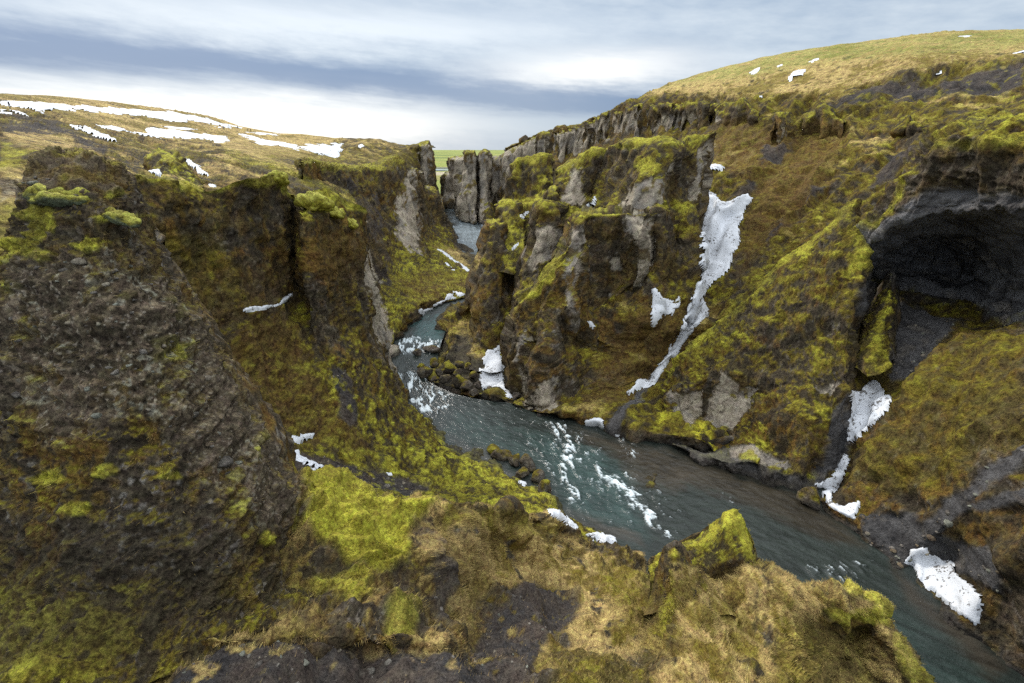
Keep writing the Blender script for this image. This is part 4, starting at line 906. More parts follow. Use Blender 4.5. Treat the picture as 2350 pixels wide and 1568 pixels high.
# ---- ridge with the alcove (cave) on the right
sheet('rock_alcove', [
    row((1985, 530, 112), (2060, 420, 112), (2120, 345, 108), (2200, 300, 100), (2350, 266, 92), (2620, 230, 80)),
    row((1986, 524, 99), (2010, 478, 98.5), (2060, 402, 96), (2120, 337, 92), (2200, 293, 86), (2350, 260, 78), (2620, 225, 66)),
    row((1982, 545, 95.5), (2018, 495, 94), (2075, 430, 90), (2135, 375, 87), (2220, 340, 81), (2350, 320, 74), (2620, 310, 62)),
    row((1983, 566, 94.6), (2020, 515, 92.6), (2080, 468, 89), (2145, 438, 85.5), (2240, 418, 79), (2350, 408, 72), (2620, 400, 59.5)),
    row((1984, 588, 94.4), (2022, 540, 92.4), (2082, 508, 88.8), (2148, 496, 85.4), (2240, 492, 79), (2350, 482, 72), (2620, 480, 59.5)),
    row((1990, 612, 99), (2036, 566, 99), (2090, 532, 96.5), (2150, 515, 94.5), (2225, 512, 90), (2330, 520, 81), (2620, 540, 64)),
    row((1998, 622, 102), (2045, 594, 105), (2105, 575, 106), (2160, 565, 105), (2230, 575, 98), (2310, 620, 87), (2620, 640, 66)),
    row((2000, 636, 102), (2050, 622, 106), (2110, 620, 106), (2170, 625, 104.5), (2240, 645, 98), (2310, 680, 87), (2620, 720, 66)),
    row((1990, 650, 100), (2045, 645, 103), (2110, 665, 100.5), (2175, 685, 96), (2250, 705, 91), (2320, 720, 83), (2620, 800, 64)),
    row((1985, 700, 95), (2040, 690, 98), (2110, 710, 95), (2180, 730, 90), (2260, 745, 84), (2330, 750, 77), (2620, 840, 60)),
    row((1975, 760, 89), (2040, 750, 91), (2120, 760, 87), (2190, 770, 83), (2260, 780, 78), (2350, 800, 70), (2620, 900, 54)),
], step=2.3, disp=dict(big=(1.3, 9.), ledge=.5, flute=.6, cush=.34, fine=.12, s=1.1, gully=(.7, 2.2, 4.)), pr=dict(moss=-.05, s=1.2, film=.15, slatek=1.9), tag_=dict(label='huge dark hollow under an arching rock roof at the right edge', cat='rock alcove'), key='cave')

# ---- lower right slope
sheet('hillside', [
    row((1985, 640, 100), (2040, 655, 102), (2110, 670, 100), (2200, 690, 95), (2310, 715, 86), (2620, 780, 66)),
    row((1965, 720, 91), (2040, 700, 95), (2110, 720, 92), (2200, 735, 87), (2310, 745, 80), (2400, 755, 75), (2620, 800, 62)),
    row((1958, 800, 84.5), (2000, 790, 86), (2050, 785, 86), (2110, 785, 83.5), (2190, 770, 80), (2260, 760, 76.5), (2350, 755, 71), (2620, 820, 57)),
    row((1952, 880, 79), (1990, 870, 79.5), (2040, 870, 78.5), (2090, 860, 76), (2150, 820, 74), (2230, 790, 71.5), (2350, 770, 66), (2620, 830, 53)),
    row((1945, 960, 74.5), (1980, 960, 73), (2030, 960, 70.5), (2080, 930, 68), (2150, 890, 65.5), (2230, 860, 63), (2350, 830, 59), (2620, 880, 48)),
    row((1930, 1040, 71), (1960, 1040, 68.8), (2000, 1040, 66), (2060, 1030, 62.5), (2150, 1000, 59), (2230, 960, 57), (2350, 920, 53.5), (2620, 950, 44)),
    row((1900, 1100, 68.5), (1940, 1110, 66), (1990, 1120, 62.5), (2060, 1120, 58.5), (2150, 1090, 55), (2230, 1050, 53), (2350, 985, 50.5), (2620, 1000, 41)),
    row(('z', 1880, 1140, .9), ('z', 1930, 1170, 1.6), ('z', 1990, 1185, 2.6), (2050, 1190, 56.5), (2120, 1180, 53.5), (2200, 1130, 51), (2350, 1030, 48.5), (2620, 1050, 39)),
    row(('z', 1885, 1158, .3), ('z', 1950, 1200, .7), ('z', 2010, 1232, 1.2), ('z', 2070, 1245, 2.0), (2140, 1220, 51), (2220, 1165, 48.5), (2350, 1075, 46.5), (2620, 1100, 37)),
    row(('z', 1890, 1168, .05), ('z', 1960, 1222, .1), ('z', 2030, 1268, .2), ('z', 2090, 1290, .8), ('z', 2170, 1280, 2.6), (2250, 1220, 46), (2350, 1150, 43.5), (2620, 1200, 34)),
    row(('z', 1900, 1180, -.3), ('z', 1970, 1236, -.2), ('z', 2045, 1292, -.1), ('z', 2110, 1345, .1), ('z', 2190, 1380, 1.2), (2270, 1330, 42.5), (2350, 1270, 40.5), (2620, 1350, 31)),
    row(('z', 1910, 1200, -1.5), ('z', 1985, 1260, -1.5), ('z', 2055, 1320, -1.2), ('z', 2130, 1390, -.5), ('z', 2215, 1445, .3), ('z', 2300, 1460, 2.2), (2380, 1430, 37), (2620, 1500, 29)),
    row(('z', 1920, 1225, -3), ('z', 1990, 1290, -3), ('z', 2060, 1350, -3), ('z', 2140, 1430, -2), ('z', 2220, 1490, -1), ('z', 2330, 1545, .1), ('z', 2430, 1600, 2), ('z', 2700, 1750, 4)),
    row(('z', 1930, 1260, -4), ('z', 1990, 1330, -4), ('z', 2060, 1400, -4), ('z', 2140, 1500, -4), ('z', 2230, 1570, -4), ('z', 2330, 1620, -3), ('z', 2430, 1720, -3), ('z', 2700, 1900, -3)),
], step=2.2, disp=dict(big=(.9, 9.), ledge=.3, flute=.3, cush=.34, fine=.08, s=1.1, gully=(.9, .75, 6.), flat=1), pr=dict(moss=-.02, s=1.1, rust=.1, film=.35, kup=.6, gaps=-.4), tag_=ST_, key='slope_right')
# small mossy fin in front of the alcove
sheet('rock_pinnacle', [
    row((585, 1010, 97), (610, 940, 96), (640, 905, 95.5), (665, 935, 96), (682, 1000, 97), f=Z12),
    row((540, 1100, 95), (600, 1040, 92), (640, 1010, 91.5), (675, 1040, 92.5), (692, 1100, 95), f=Z12),
    row((480, 1200, 92), (560, 1160, 88), (630, 1120, 87.5), (680, 1150, 88.5), (696, 1190, 92), f=Z12),
    row((440, 1300, 88), (520, 1290, 84), (600, 1280, 83), (650, 1280, 84.5), (690, 1260, 89), f=Z12),
    row((395, 1460, 84), (460, 1480, 80), (560, 1480, 79), (630, 1460, 80), (660, 1400, 85), f=Z12),
    row((395, 1600, 79), (460, 1650, 75.5), (560, 1640, 75), (640, 1600, 76), (655, 1560, 80), f=Z12),
], step=2.1, thick=(2, 5), disp=dict(big=(.4, 5.), cush=.3, s=1.1), pr=dict(moss=.12, s=1.1), tag_=dict(label='small pointed mossy fin standing in front of the dark alcove', cat='rock pinnacle'), key='fin')

# ---- left middle wall
sheet('rock_wall', [
    row((120, 400, 44), (250, 391, 48), (330, 402, 52), (384, 415, 54.5), (430, 424, 57), (490, 436, 60), (541, 418, 62), (580, 412, 64), (611, 407, 68), (645, 402, 72), (668, 425, 77), (680, 452, 78), (690, 446, 73), (715, 438, 75), (760, 438, 82), (800, 460, 85), (828, 478, 88), (836, 500, 93), (820, 520, 104)),
    row((130, 480, 43.5), (260, 460, 48), (340, 460, 51), (390, 470, 53.6), (440, 475, 56.2), (495, 480, 59.4), (545, 470, 61.4), (611, 462, 67.4), (650, 466, 71.5), (676, 480, 76), (688, 486, 70), (720, 486, 71), (770, 490, 78), (810, 510, 82.5), (832, 530, 87), (842, 560, 94), (830, 580, 106)),
    row((150, 620, 43), (280, 580, 47.5), (360, 570, 51), (420, 580, 54.6), (500, 580, 59.2), (560, 580, 62), (611, 580, 66.6), (655, 580, 70.6), (678, 580, 74), (690, 586, 68.8), (730, 600, 70), (780, 620, 77), (820, 630, 81.5), (845, 640, 86), (862, 660, 95), (850, 680, 108)),
    row((200, 800, 42), (320, 750, 46.5), (410, 720, 50.5), (470, 720, 54), (540, 720, 58), (600, 715, 61.4), (640, 706, 65), (674, 690, 69.6), (690, 690, 71), (706, 694, 67), (745, 702, 69), (795, 710, 76), (835, 715, 80), (862, 720, 86), (885, 740, 96), (880, 760, 110)),
    row((250, 950, 40.5), (380, 880, 44.5), (460, 850, 48.5), (530, 850, 52.5), (600, 850, 56.5), (660, 850, 60), (710, 840, 63), (750, 830, 66.5), (800, 830, 70.5), (850, 825, 76), (880, 830, 84), (905, 850, 97), (905, 850, 112)),
    row((300, 1100, 38), (430, 990, 42), (520, 950, 46.5), (600, 950, 51), (670, 945, 55), (730, 940, 59), (780, 930, 62.5), (840, 920, 67), (890, 910, 74), (920, 905, 84), (930, 910, 96), (930, 910, 110)),
    row((360, 1200, 35), (480, 1060, 39.5), (560, 1010, 44), (640, 1005, 49), (720, 1020, 53.5), (790, 1020, 57), (850, 1010, 61), (910, 1000, 67), (960, 980, 78), (970, 960, 90), (962, 946, 98)),
    row((420, 1280, 33), (520, 1150, 37), (600, 1090, 41), (680, 1070, 45.5), (770, 1090, 50), (850, 1085, 54), (930, 1070, 60), (980, 1050, 68), (1010, 1030, 77), ('z', 1000, 1000, .4), ('z', 980, 960, -.6)),
    row((500, 1350, 30), (600, 1230, 34), (680, 1150, 38), (770, 1130, 42), (860, 1140, 46.5), (940, 1130, 52), (1010, 1110, 60), (1040, 1080, 68), ('z', 1055, 1040, .35), ('z', 1035, 1012, -1.5), ('z', 985, 970, -2.5)),
    row((700, 1400, 28), (800, 1280, 33), (880, 1200, 38), (960, 1180, 43.5), (1040, 1160, 50), (1100, 1140, 57), (1130, 1110, 64), ('z', 1135, 1072, .6), ('z', 1110, 1035, -1.2), ('z', 1020, 1000, -4)),
    row((900, 1400, 27), (960, 1300, 32), (1030, 1240, 38), (1100, 1190, 46), (1160, 1160, 54), ('z', 1210, 1135, 1.8), ('z', 1235, 1118, .5), ('z', 1230, 1080, -1.2), ('z', 1100, 1040, -4)),
    row((1000, 1450, 25), (1080, 1350, 31), (1150, 1260, 39), (1200, 1200, 48), (1250, 1185, 55), ('z', 1290, 1188, .7), ('z', 1285, 1165, -.8), ('z', 1200, 1100, -4)),
    row((1150, 1450, 25), (1220, 1350, 33), (1300, 1290, 42), (1350, 1260, 49), ('z', 1400, 1255, .8), ('z', 1460, 1280, -.1), ('z', 1430, 1240, -1.5), ('z', 1300, 1140, -4)),
], step=2.1, disp=dict(big=(.8, 9.), ledge=.35, flute=.45, cush=.36, fine=.09, s=1.1), pr=dict(moss=.08, s=1.0, film=.35, rust=.1), tag_=dict(label='long moss-covered rock wall with orange-brown face behind the near left pillar, ending at the river', cat='cliff'), key='wall2')

# ---- near slope under the viewer
sheet('hillside', [
    row((560, 1120, 27), (690, 1130, 28), (800, 1150, 29.5), (900, 1175, 30), (1000, 1190, 32), (1110, 1205, 36), (1200, 1200, 42), (1290, 1230, 48), (1380, 1262, 53), ('z', 1460, 1290, -1), ('z', 1560, 1300, -2.5)),
    row((560, 1080, 24.5), (690, 1104, 25.6), (800, 1118, 26.6), (900, 1138, 27.4), (1000, 1143, 29), (1080, 1146, 31), (1118, 1162, 32.6), (1200, 1163, 39), (1290, 1200, 45.5), (1380, 1244, 51), (1450, 1252, 52.5), ('z', 1480, 1300, .2), ('z', 1580, 1340, -2)),
    row((580, 1140, 22.5), (690, 1150, 24), (800, 1160, 24.8), (900, 1180, 25.4), (1000, 1190, 26.6), (1085, 1192, 29), (1128, 1205, 31.6), (1210, 1215, 37.4), (1290, 1250, 42.6), (1380, 1275, 46.5), (1440, 1290, 47.5), (1490, 1320, 45), (1600, 1360, 42)),
    row((600, 1230, 20.5), (690, 1235, 21.2), (790, 1240, 21.8), (890, 1240, 22.8), (1000, 1240, 24.2), (1080, 1245, 27.2), (1140, 1260, 31), (1230, 1292, 35.6), (1310, 1310, 38.2), (1400, 1325, 37.6), (1470, 1345, 36), (1540, 1370, 34.5), (1640, 1410, 33)),
    row((600, 1330, 18), (690, 1330, 18.8), (790, 1320, 19.6), (890, 1315, 20.6), (980, 1320, 21.8), (1060, 1335, 24), (1120, 1348, 26.8), (1180, 1355, 28.8), (1260, 1368, 30.2), (1340, 1375, 30.4), (1420, 1385, 30.2), (1480, 1395, 30.2), (1560, 1430, 28.5), (1700, 1480, 26)),
    row((540, 1420, 15.4), (660, 1410, 16.2), (780, 1400, 17), (880, 1400, 17.8), (980, 1410, 18.8), (1055, 1420, 20.4), (1115, 1430, 22), (1180, 1435, 23), (1260, 1440, 23.6), (1350, 1445, 23.9), (1430, 1450, 24.6), (1500, 1460, 25.3), (1600, 1500, 24), (1750, 1550, 22)),
    row((480, 1480, 13.5), (640, 1460, 14.1), (780, 1458, 14.7), (880, 1460, 15.2), (980, 1468, 16), (1060, 1478, 17.2), (1120, 1485, 18), (1200, 1490, 18.6), (1300, 1495, 19), (1400, 1500, 20), (1500, 1510, 21.4), (1650, 1550, 20.4)),
    row((300, 1525, 13.6), (480, 1508, 13.6), (640, 1492, 14.0), (780, 1490, 14.6), (900, 1494, 15.2), (1000, 1503, 15.9), (1080, 1510, 16.5), (1140, 1514, 17.2), (1220, 1518, 17.4), (1320, 1524, 17.8), (1420, 1530, 18.6), (1520, 1545, 19.3), (1650, 1575, 18.8), (1850, 1620, 18)),
    row((-100, 1640, 10), (300, 1600, 11), (600, 1570, 11.9), (850, 1570, 12.6), (1000, 1580, 13), (1150, 1590, 13.5), (1300, 1600, 14.4), (1500, 1620, 15.5), (1700, 1670, 14.5), (1900, 1720, 14)),
    row((-200, 1800, 7.5), (300, 1750, 8.5), (600, 1720, 9), (850, 1720, 9.4), (1150, 1740, 10), (1300, 1750, 10.8), (1500, 1780, 11.5), (1900, 1860, 10.5)),
], step=2.0, mat=M_NEAR, disp=dict(big=(.85, 4.5), ledge=.12, flute=.2, cush=.20, fine=.05, s=.6, bb=3.0, gully=(.35, .9, 2.2)), pr=dict(moss=-.2, s=.55, straw=-.05, rust=.0, film=.4, kup=.6, gaps=-.35, comb=(.55, .35, .2)), tag_=ST_, key='slope_near')

# ---- near right ridge with its two horns
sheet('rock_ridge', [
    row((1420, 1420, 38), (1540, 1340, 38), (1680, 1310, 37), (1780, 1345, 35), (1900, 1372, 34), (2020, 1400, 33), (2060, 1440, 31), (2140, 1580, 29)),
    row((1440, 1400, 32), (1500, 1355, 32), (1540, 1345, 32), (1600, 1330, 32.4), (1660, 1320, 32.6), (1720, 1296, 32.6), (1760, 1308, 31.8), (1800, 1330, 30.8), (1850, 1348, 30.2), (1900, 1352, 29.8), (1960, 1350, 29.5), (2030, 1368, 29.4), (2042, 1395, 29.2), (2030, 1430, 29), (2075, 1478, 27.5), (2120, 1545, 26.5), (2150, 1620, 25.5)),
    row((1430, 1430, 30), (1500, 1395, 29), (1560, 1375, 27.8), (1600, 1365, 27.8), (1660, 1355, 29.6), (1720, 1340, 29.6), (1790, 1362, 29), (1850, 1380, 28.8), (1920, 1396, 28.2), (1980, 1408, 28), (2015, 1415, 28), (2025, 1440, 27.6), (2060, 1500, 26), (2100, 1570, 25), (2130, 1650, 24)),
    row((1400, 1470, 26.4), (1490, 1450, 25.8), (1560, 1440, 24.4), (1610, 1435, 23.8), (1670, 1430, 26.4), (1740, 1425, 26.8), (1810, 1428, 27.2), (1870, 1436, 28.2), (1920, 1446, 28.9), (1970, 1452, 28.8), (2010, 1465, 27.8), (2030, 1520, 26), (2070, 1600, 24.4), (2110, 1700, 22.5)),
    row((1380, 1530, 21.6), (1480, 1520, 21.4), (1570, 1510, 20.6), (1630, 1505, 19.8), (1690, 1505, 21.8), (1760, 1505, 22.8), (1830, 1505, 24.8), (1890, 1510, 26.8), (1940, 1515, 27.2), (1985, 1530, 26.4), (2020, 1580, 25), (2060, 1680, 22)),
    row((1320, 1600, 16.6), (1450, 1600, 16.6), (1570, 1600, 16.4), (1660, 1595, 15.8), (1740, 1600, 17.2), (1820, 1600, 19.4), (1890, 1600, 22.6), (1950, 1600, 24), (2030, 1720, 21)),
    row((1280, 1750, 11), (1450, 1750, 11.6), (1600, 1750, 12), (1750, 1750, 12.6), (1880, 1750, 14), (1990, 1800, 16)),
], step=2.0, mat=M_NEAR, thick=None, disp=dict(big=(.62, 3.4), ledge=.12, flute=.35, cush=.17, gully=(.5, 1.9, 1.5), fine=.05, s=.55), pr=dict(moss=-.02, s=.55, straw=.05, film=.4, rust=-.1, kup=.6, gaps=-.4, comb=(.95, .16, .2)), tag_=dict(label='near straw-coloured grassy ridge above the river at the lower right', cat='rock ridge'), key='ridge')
sheet('rock_spire', [
    row((1490, 1290, 32.6), (1525, 1262, 32.6), (1560, 1240, 33.2), (1600, 1226, 33.8), (1640, 1200, 34.4), (1668, 1178, 34.8), (1685, 1172, 35), (1702, 1185, 34.8), (1712, 1215, 34.4), (1728, 1255, 33.8), (1736, 1300, 33)),
    row((1490, 1305, 31.6), (1530, 1278, 31.8), (1565, 1256, 32.4), (1605, 1242, 32.8), (1645, 1218, 33.4), (1670, 1196, 33.8), (1690, 1196, 33.8), (1706, 1222, 33.6), (1720, 1260, 33), (1732, 1300, 32.4)),
    row((1490, 1330, 30.6), (1540, 1300, 31), (1580, 1280, 31.6), (1620, 1270, 32), (1655, 1258, 32.4), (1690, 1245, 32.8), (1712, 1255, 32.6), (1728, 1300, 32)),
    row((1490, 1370, 29.6), (1550, 1330, 30.2), (1590, 1310, 31), (1630, 1300, 31.4), (1665, 1292, 31.8), (1700, 1285, 32), (1722, 1310, 31.6)),
    row((1490, 1420, 29), (1550, 1390, 30), (1600, 1360, 31), (1640, 1350, 32), (1680, 1340, 32.4), (1720, 1340, 32.4)),
], step=2.0, mat=M_NEAR, thick=(.25, 4), disp=dict(big=(.15, 3.), ledge=.1, flute=.12, cush=.10, fine=.04, s=.5), pr=dict(moss=.08, s=.5, film=.3), tag_=dict(label='near pointed green moss horn rising in front of the river', cat='rock spire'), key='horn')
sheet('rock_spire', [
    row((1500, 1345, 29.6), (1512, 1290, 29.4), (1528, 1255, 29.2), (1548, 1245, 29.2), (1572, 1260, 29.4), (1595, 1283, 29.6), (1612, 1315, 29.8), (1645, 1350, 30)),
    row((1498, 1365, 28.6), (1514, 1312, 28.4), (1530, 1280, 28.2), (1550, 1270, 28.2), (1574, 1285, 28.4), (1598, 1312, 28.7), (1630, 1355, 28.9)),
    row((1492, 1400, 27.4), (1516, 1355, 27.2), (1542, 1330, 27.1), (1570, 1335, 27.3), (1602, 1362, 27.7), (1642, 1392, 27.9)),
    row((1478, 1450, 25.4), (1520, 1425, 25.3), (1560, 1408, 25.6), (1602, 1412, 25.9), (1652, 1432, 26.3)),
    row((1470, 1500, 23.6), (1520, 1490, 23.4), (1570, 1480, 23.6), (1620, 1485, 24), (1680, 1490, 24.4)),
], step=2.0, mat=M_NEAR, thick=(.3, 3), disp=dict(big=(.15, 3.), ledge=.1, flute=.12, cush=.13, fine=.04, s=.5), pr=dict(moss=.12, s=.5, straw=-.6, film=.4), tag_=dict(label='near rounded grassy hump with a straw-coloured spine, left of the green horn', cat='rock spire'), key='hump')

# ---- near left pillar
sheet('rock_pillar', [
    row((92, 356, 25), (112, 349, 24.4), (150, 346, 24.2), (190, 352, 24.3), (235, 370, 24.6), (268, 384, 25), (280, 400, 26)),
    row((75, 400, 23.6), (110, 392, 22.8), (155, 390, 22.4), (205, 395, 22.6), (255, 405, 23.4), (290, 415, 24.6), (300, 430, 26.4)),
    row((55, 450, 22.6), (110, 440, 21.6), (165, 440, 21.3), (220, 440, 21.8), (270, 445, 22.6), (305, 450, 24.2), (314, 460, 26.6)),
    row((45, 530, 22), (110, 525, 20.8), (175, 525, 20.6), (235, 525, 21), (290, 520, 22.2), (332, 512, 24.2), (342, 520, 27)),
    row((8, 650, 21.2), (100, 650, 19.8), (190, 650, 19.4), (270, 650, 19.8), (345, 650, 21.2), (404, 648, 24.2), (416, 655, 27.4)),
    row((-30, 800, 20.4), (90, 800, 18.6), (200, 800, 18.2), (310, 800, 18.6), (410, 800, 20.2), (490, 790, 24), (503, 798, 27.6)),
    row((-60, 1000, 19), (90, 1000, 17.2), (230, 1000, 16.8), (370, 1000, 17.2), (490, 1000, 18.8), (585, 985, 23), (600, 990, 27)),
    row((-90, 1160, 17.6), (100, 1160, 16), (270, 1160, 15.7), (430, 1160, 16.2), (570, 1160, 18), (672, 1130, 22.2), (690, 1130, 25.6)),
    row((-110, 1260, 16.6), (110, 1260, 15.2), (290, 1260, 14.9), (460, 1250, 15.6), (590, 1230, 17.6), (680, 1200, 21), (694, 1180, 24.6)),
    row((-140, 1370, 15), (120, 1360, 14.2), (300, 1350, 14.2), (460, 1330, 15), (580, 1310, 16.8), (660, 1280, 19.6), (690, 1250, 23)),
    row((-160, 1480, 13), (120, 1460, 12.8), (320, 1440, 13.2), (460, 1410, 14.4), (570, 1385, 15.8), (650, 1350, 18), (700, 1300, 21.5)),
    row((-200, 1640, 10.4), (120, 1600, 10.9), (330, 1560, 11.8), (480, 1500, 13.2), (600, 1450, 14.8), (700, 1400, 17), (760, 1350, 20)),
], step=2.0, mat=M_NEAR, thick=(3, 8), disp=dict(big=(.4, 4.), ledge=.34, flute=.12, cush=.13, fine=.09, s=.5, bb=2.2), pr=dict(moss=-.3, s=.5, stone=1.0, film=.15, rust=-.2), tag_=dict(label='big dark leaning rock pillar filling the left foreground, capped with moss cushions', cat='rock pillar'), key='pillar')

# ================================================================ RIVER
RB = [(1056, 470), (1052, 495), (1098, 516), (1125, 545), (1135, 590), (1125, 650), (1075, 690), (1022, 740), (1020, 790), (985, 815), (945, 835), (950, 868), (1060, 912), (1165, 925), (1210, 947), (1300, 960), (1400, 992), (1540, 1036), (1690, 1094), (1845, 1134), (1890, 1172), (1990, 1254), (2080, 1320), (2170, 1420), (2260, 1490), (2350, 1562), (2480, 1700)]
LB = [(1018, 470), (1022, 490), (1032, 515), (1045, 549), (1062, 589), (1098, 612), (1090, 655), (1082, 676), (1040, 690), (985, 707), (938, 745), (908, 790), (915, 870), (935, 915), (965, 955), (1000, 1005), (1060, 1035), (1120, 1068), (1200, 1115), (1250, 1165), (1310, 1200), (1420, 1248), (1480, 1300), (1600, 1400), (1750, 1500), (1900, 1600), (2050, 1750)]
def river():
    L = np.array([q(x, y, 0.)[:2] for x, y in LB]); R_ = np.array([q(x, y, 0.)[:2] for x, y in RB])
    def res(A, n):
        sx, sy, _ = proj(np.c_[A, np.zeros(len(A))]); t = np.concatenate([[0], np.cumsum(np.hypot(np.diff(sx), np.diff(sy)))])
        return np.array([np.interp(np.linspace(0, t[-1], n), t, A[:, k]) for k in (0, 1)]).T
    # pair stations by list index so that both banks advance together
    n = 760
    k = np.linspace(0, len(LB) - 1, 400)
    def by_idx(A): return np.array([np.interp(k, np.arange(len(A)), A[:, c]) for c in (0, 1)]).T
    l, r = by_idx(L), by_idx(R_)
    mid = (l + r) / 2
    sx, sy, _ = proj(np.c_[mid, np.zeros(len(mid))]); t = np.concatenate([[0], np.cumsum(np.hypot(np.diff(sx), np.diff(sy)))])
    tt = np.linspace(0, t[-1], n)
    l = np.array([np.interp(tt, t, l[:, c]) for c in (0, 1)]).T; r = np.array([np.interp(tt, t, r[:, c]) for c in (0, 1)]).T
    # smooth
    ker = np.ones(25) / 25
    def sm(A): 
        B = np.pad(A, ((12, 12), (0, 0)), mode='edge'); return np.array([np.convolve(B[:, c], ker, 'valid') for c in (0, 1)]).T
    l, r = sm(l), sm(r)
    m = 190; u = np.linspace(-.28, 1.28, m)[None, :, None]
    G = l[:, None] * (1 - u) + r[:, None] * u
    X = np.concatenate([G, np.zeros((n, m, 1))], -1).reshape(-1, 3)
    px, py, dep = proj(X)
    # flow-aligned noise
    sc = np.cumsum(np.concatenate([[0], np.linalg.norm(np.diff((l + r) / 2, axis=0), axis=1)]))
    Sg = np.repeat(sc[:, None], m, 1).ravel(); Ug = (np.repeat(u[:, :, 0], n, 0) * np.linalg.norm(r - l, axis=1)[:, None]).ravel()
    A = np.stack([Sg, Ug, 0 * Sg], -1)
    nz = fbm(A * np.array([.5, .9, 0]), 4); nf = fbm(A * np.array([1.3, 2.6, 0]) + 9, 3); nb_ = fbm(X / 7. + 3, 3)
    wz = fbm(X / 3.1 + 60, 3)[:, None]
    B_ = np.stack([X[:, 0] * .95 + X[:, 1] * .22, X[:, 1] * .20 - X[:, 0] * .04, 0 * Sg], -1)      # along the current
    nr = 1 - np.abs(fbm(B_ * np.array([.8, 1., 0]) + wz * np.array([.45, .15, 0]) + 31, 4)) * 2.0       # ridged crests
    npatch = fbm(X / 4.5 + 90, 3); nfine = fbm(B_ * np.array([4.5, 5., 0]) + 3, 3)
    jx = px + nz * 12; jy = py + nf * 8
    foam = np.zeros(len(X)); rough = np.zeros(len(X))
    def foamp(poly, k, dens, fe=14):
        nonlocal foam, rough
        poly = np.array(poly, float)
        sd = poly_sd(jx, jy, poly); w = ss(sd, -fe, fe)
        rough = np.maximum(rough, w * k)
        foam = np.maximum(foam, w * k * ss(nr + .30 * nf + .35 * npatch + .22 * nfine + dens - .12, .55, 1.25))
    foamp([(905, 785), (960, 775), (1035, 790), (1030, 805), (960, 812), (912, 812)], 1, .45, 6)
    foamp([(1000, 790), (1035, 775), (1040, 808), (1000, 815)], 1, .5, 5)
    foamp([(915, 850), (945, 860), (985, 880), (1030, 905), (1040, 925), (1005, 955), (975, 955), (945, 920), (920, 890)], 1, .32, 8)
    foamp([(918, 858), (940, 862), (965, 915), (1000, 945), (975, 955), (940, 915)], 1, .8, 6)
    def streak(pts, w, dens, k=1.):
        pts = np.array(pts, float); nrm = np.array([1, .15]); foamp(np.concatenate([pts - nrm * w, (pts + nrm * w)[::-1]]), k, dens, max(6, w * .6))
    streak([(1285, 978), (1283, 1010)], 12, .30)
    streak([(1225, 1025), (1240, 1060), (1285, 1090), (1300, 1130)], 13, .22)
    streak([(1322, 1000), (1305, 1045), (1308, 1100), (1312, 1155)], 13, .34)
    streak([(1345, 1070), (1395, 1095), (1440, 1130), (1475, 1175), (1498, 1212)], 20, .38)
    streak([(1320, 1120), (1350, 1170), (1400, 1200)], 16, .12)
    streak([(1530, 1185), (1532, 1232)], 10, .3)
    foamp([(1200, 1000), (1340, 990), (1430, 1060), (1560, 1150), (1550, 1235), (1330, 1190)], .75, -.16, 30)
    foamp([(1200, 960), (1300, 975), (1290, 990), (1210, 975)], .8, .0, 8)
    foamp([(1420, 1000), (1470, 1020), (1460, 1060), (1430, 1040)], .8, .0, 10)
    foamp([(1640, 1130), (1680, 1140), (1670, 1160)], .8, .1, 8)
    foamp([(1840, 1300), (1900, 1295), (2000, 1290), (2010, 1320), (1960, 1340), (1860, 1335)], .85, .0, 10)
    foamp([(1040, 500), (1110, 530), (1110, 560), (1060, 560)], .5, -.1, 8)
    foam *= ss(nfine + 1.2 * foam + .35, .0, .7)
    z = .05 * fbm(X / 1.1, 3) + .04 * fbm(A * np.array([.9, 2.2, 0]), 3) + rough * (.32 * np.maximum(nr, 0) ** 2 + .12 * nf) + .15 * foam
    X[:, 2] = z
    # water colour: dark green-grey, teal where deep, brown over the shoals, sky reflection painted in far upstream
    c = np.ones((len(X), 1)) * np.array([.027, .037, .032])
    def wash(poly, colr, k, fe=25):
        nonlocal c
        w = (ss(poly_sd(px + nb_ * 18, py + nz * 10, np.array(poly, float)), -fe, fe) * k)[:, None]; c = c * (1 - w) + np.array(colr) * w
    wash([(940, 740), (1040, 720), (1030, 790), (940, 780)], (.025, .10, .10), .8, 14)
    wash([(1040, 940), (1250, 1000), (1300, 1090), (1150, 1060), (1020, 1000)], (.030, .062, .055), .7)
    wash([(1230, 1000), (1420, 1060), (1500, 1230), (1300, 1180)], (.035, .082, .078), .7, 30)
    wash([(1300, 985), (1550, 1040), (1850, 1140), (1990, 1260), (1900, 1240), (1700, 1150), (1500, 1085), (1340, 1020)], (.050, .034, .018), .75, 18)
    wash([(1430, 1070), (1600, 1090), (1560, 1130), (1440, 1110)], (.07, .05, .03), .6, 18)
    wash([(1480, 1250), (1360, 1215), (1260, 1170), (1320, 1180), (1480, 1230)], (.075, .062, .05), .8, 14)
    wash([(1010, 990), (1140, 1060), (1230, 1140), (1100, 1070)], (.07, .065, .058), .7, 12)
    wash([(2050, 1290), (2150, 1400), (2300, 1530), (2250, 1560), (2080, 1380)], (.06, .045, .03), .8, 20)
    wash([(1030, 480), (1115, 530), (1110, 590), (1050, 570)], (.26, .33, .39), .9, 14)  # pale sky reflection painted into the far water
    wash([(1800, 1340), (2050, 1400), (2300, 1600), (2000, 1568)], (.024, .048, .041), .85, 40)
    c = c * .72 + c.mean(1, keepdims=True) * np.array([1.02, 1.05, .93]) * .28
    c = c * .78 * (1 + .35 * nz[:, None])
    idx = np.arange(n * m).reshape(n, m)
    F = np.stack([idx[:-1, :-1], idx[:-1, 1:], idx[1:, 1:], idx[1:, :-1]], -1).reshape(-1, 4)[:, ::-1]
    nn = np.cross(X[F[n * m // 3, 1]] - X[F[n * m // 3, 0]], X[F[n * m // 3, 2]] - X[F[n * m // 3, 0]])
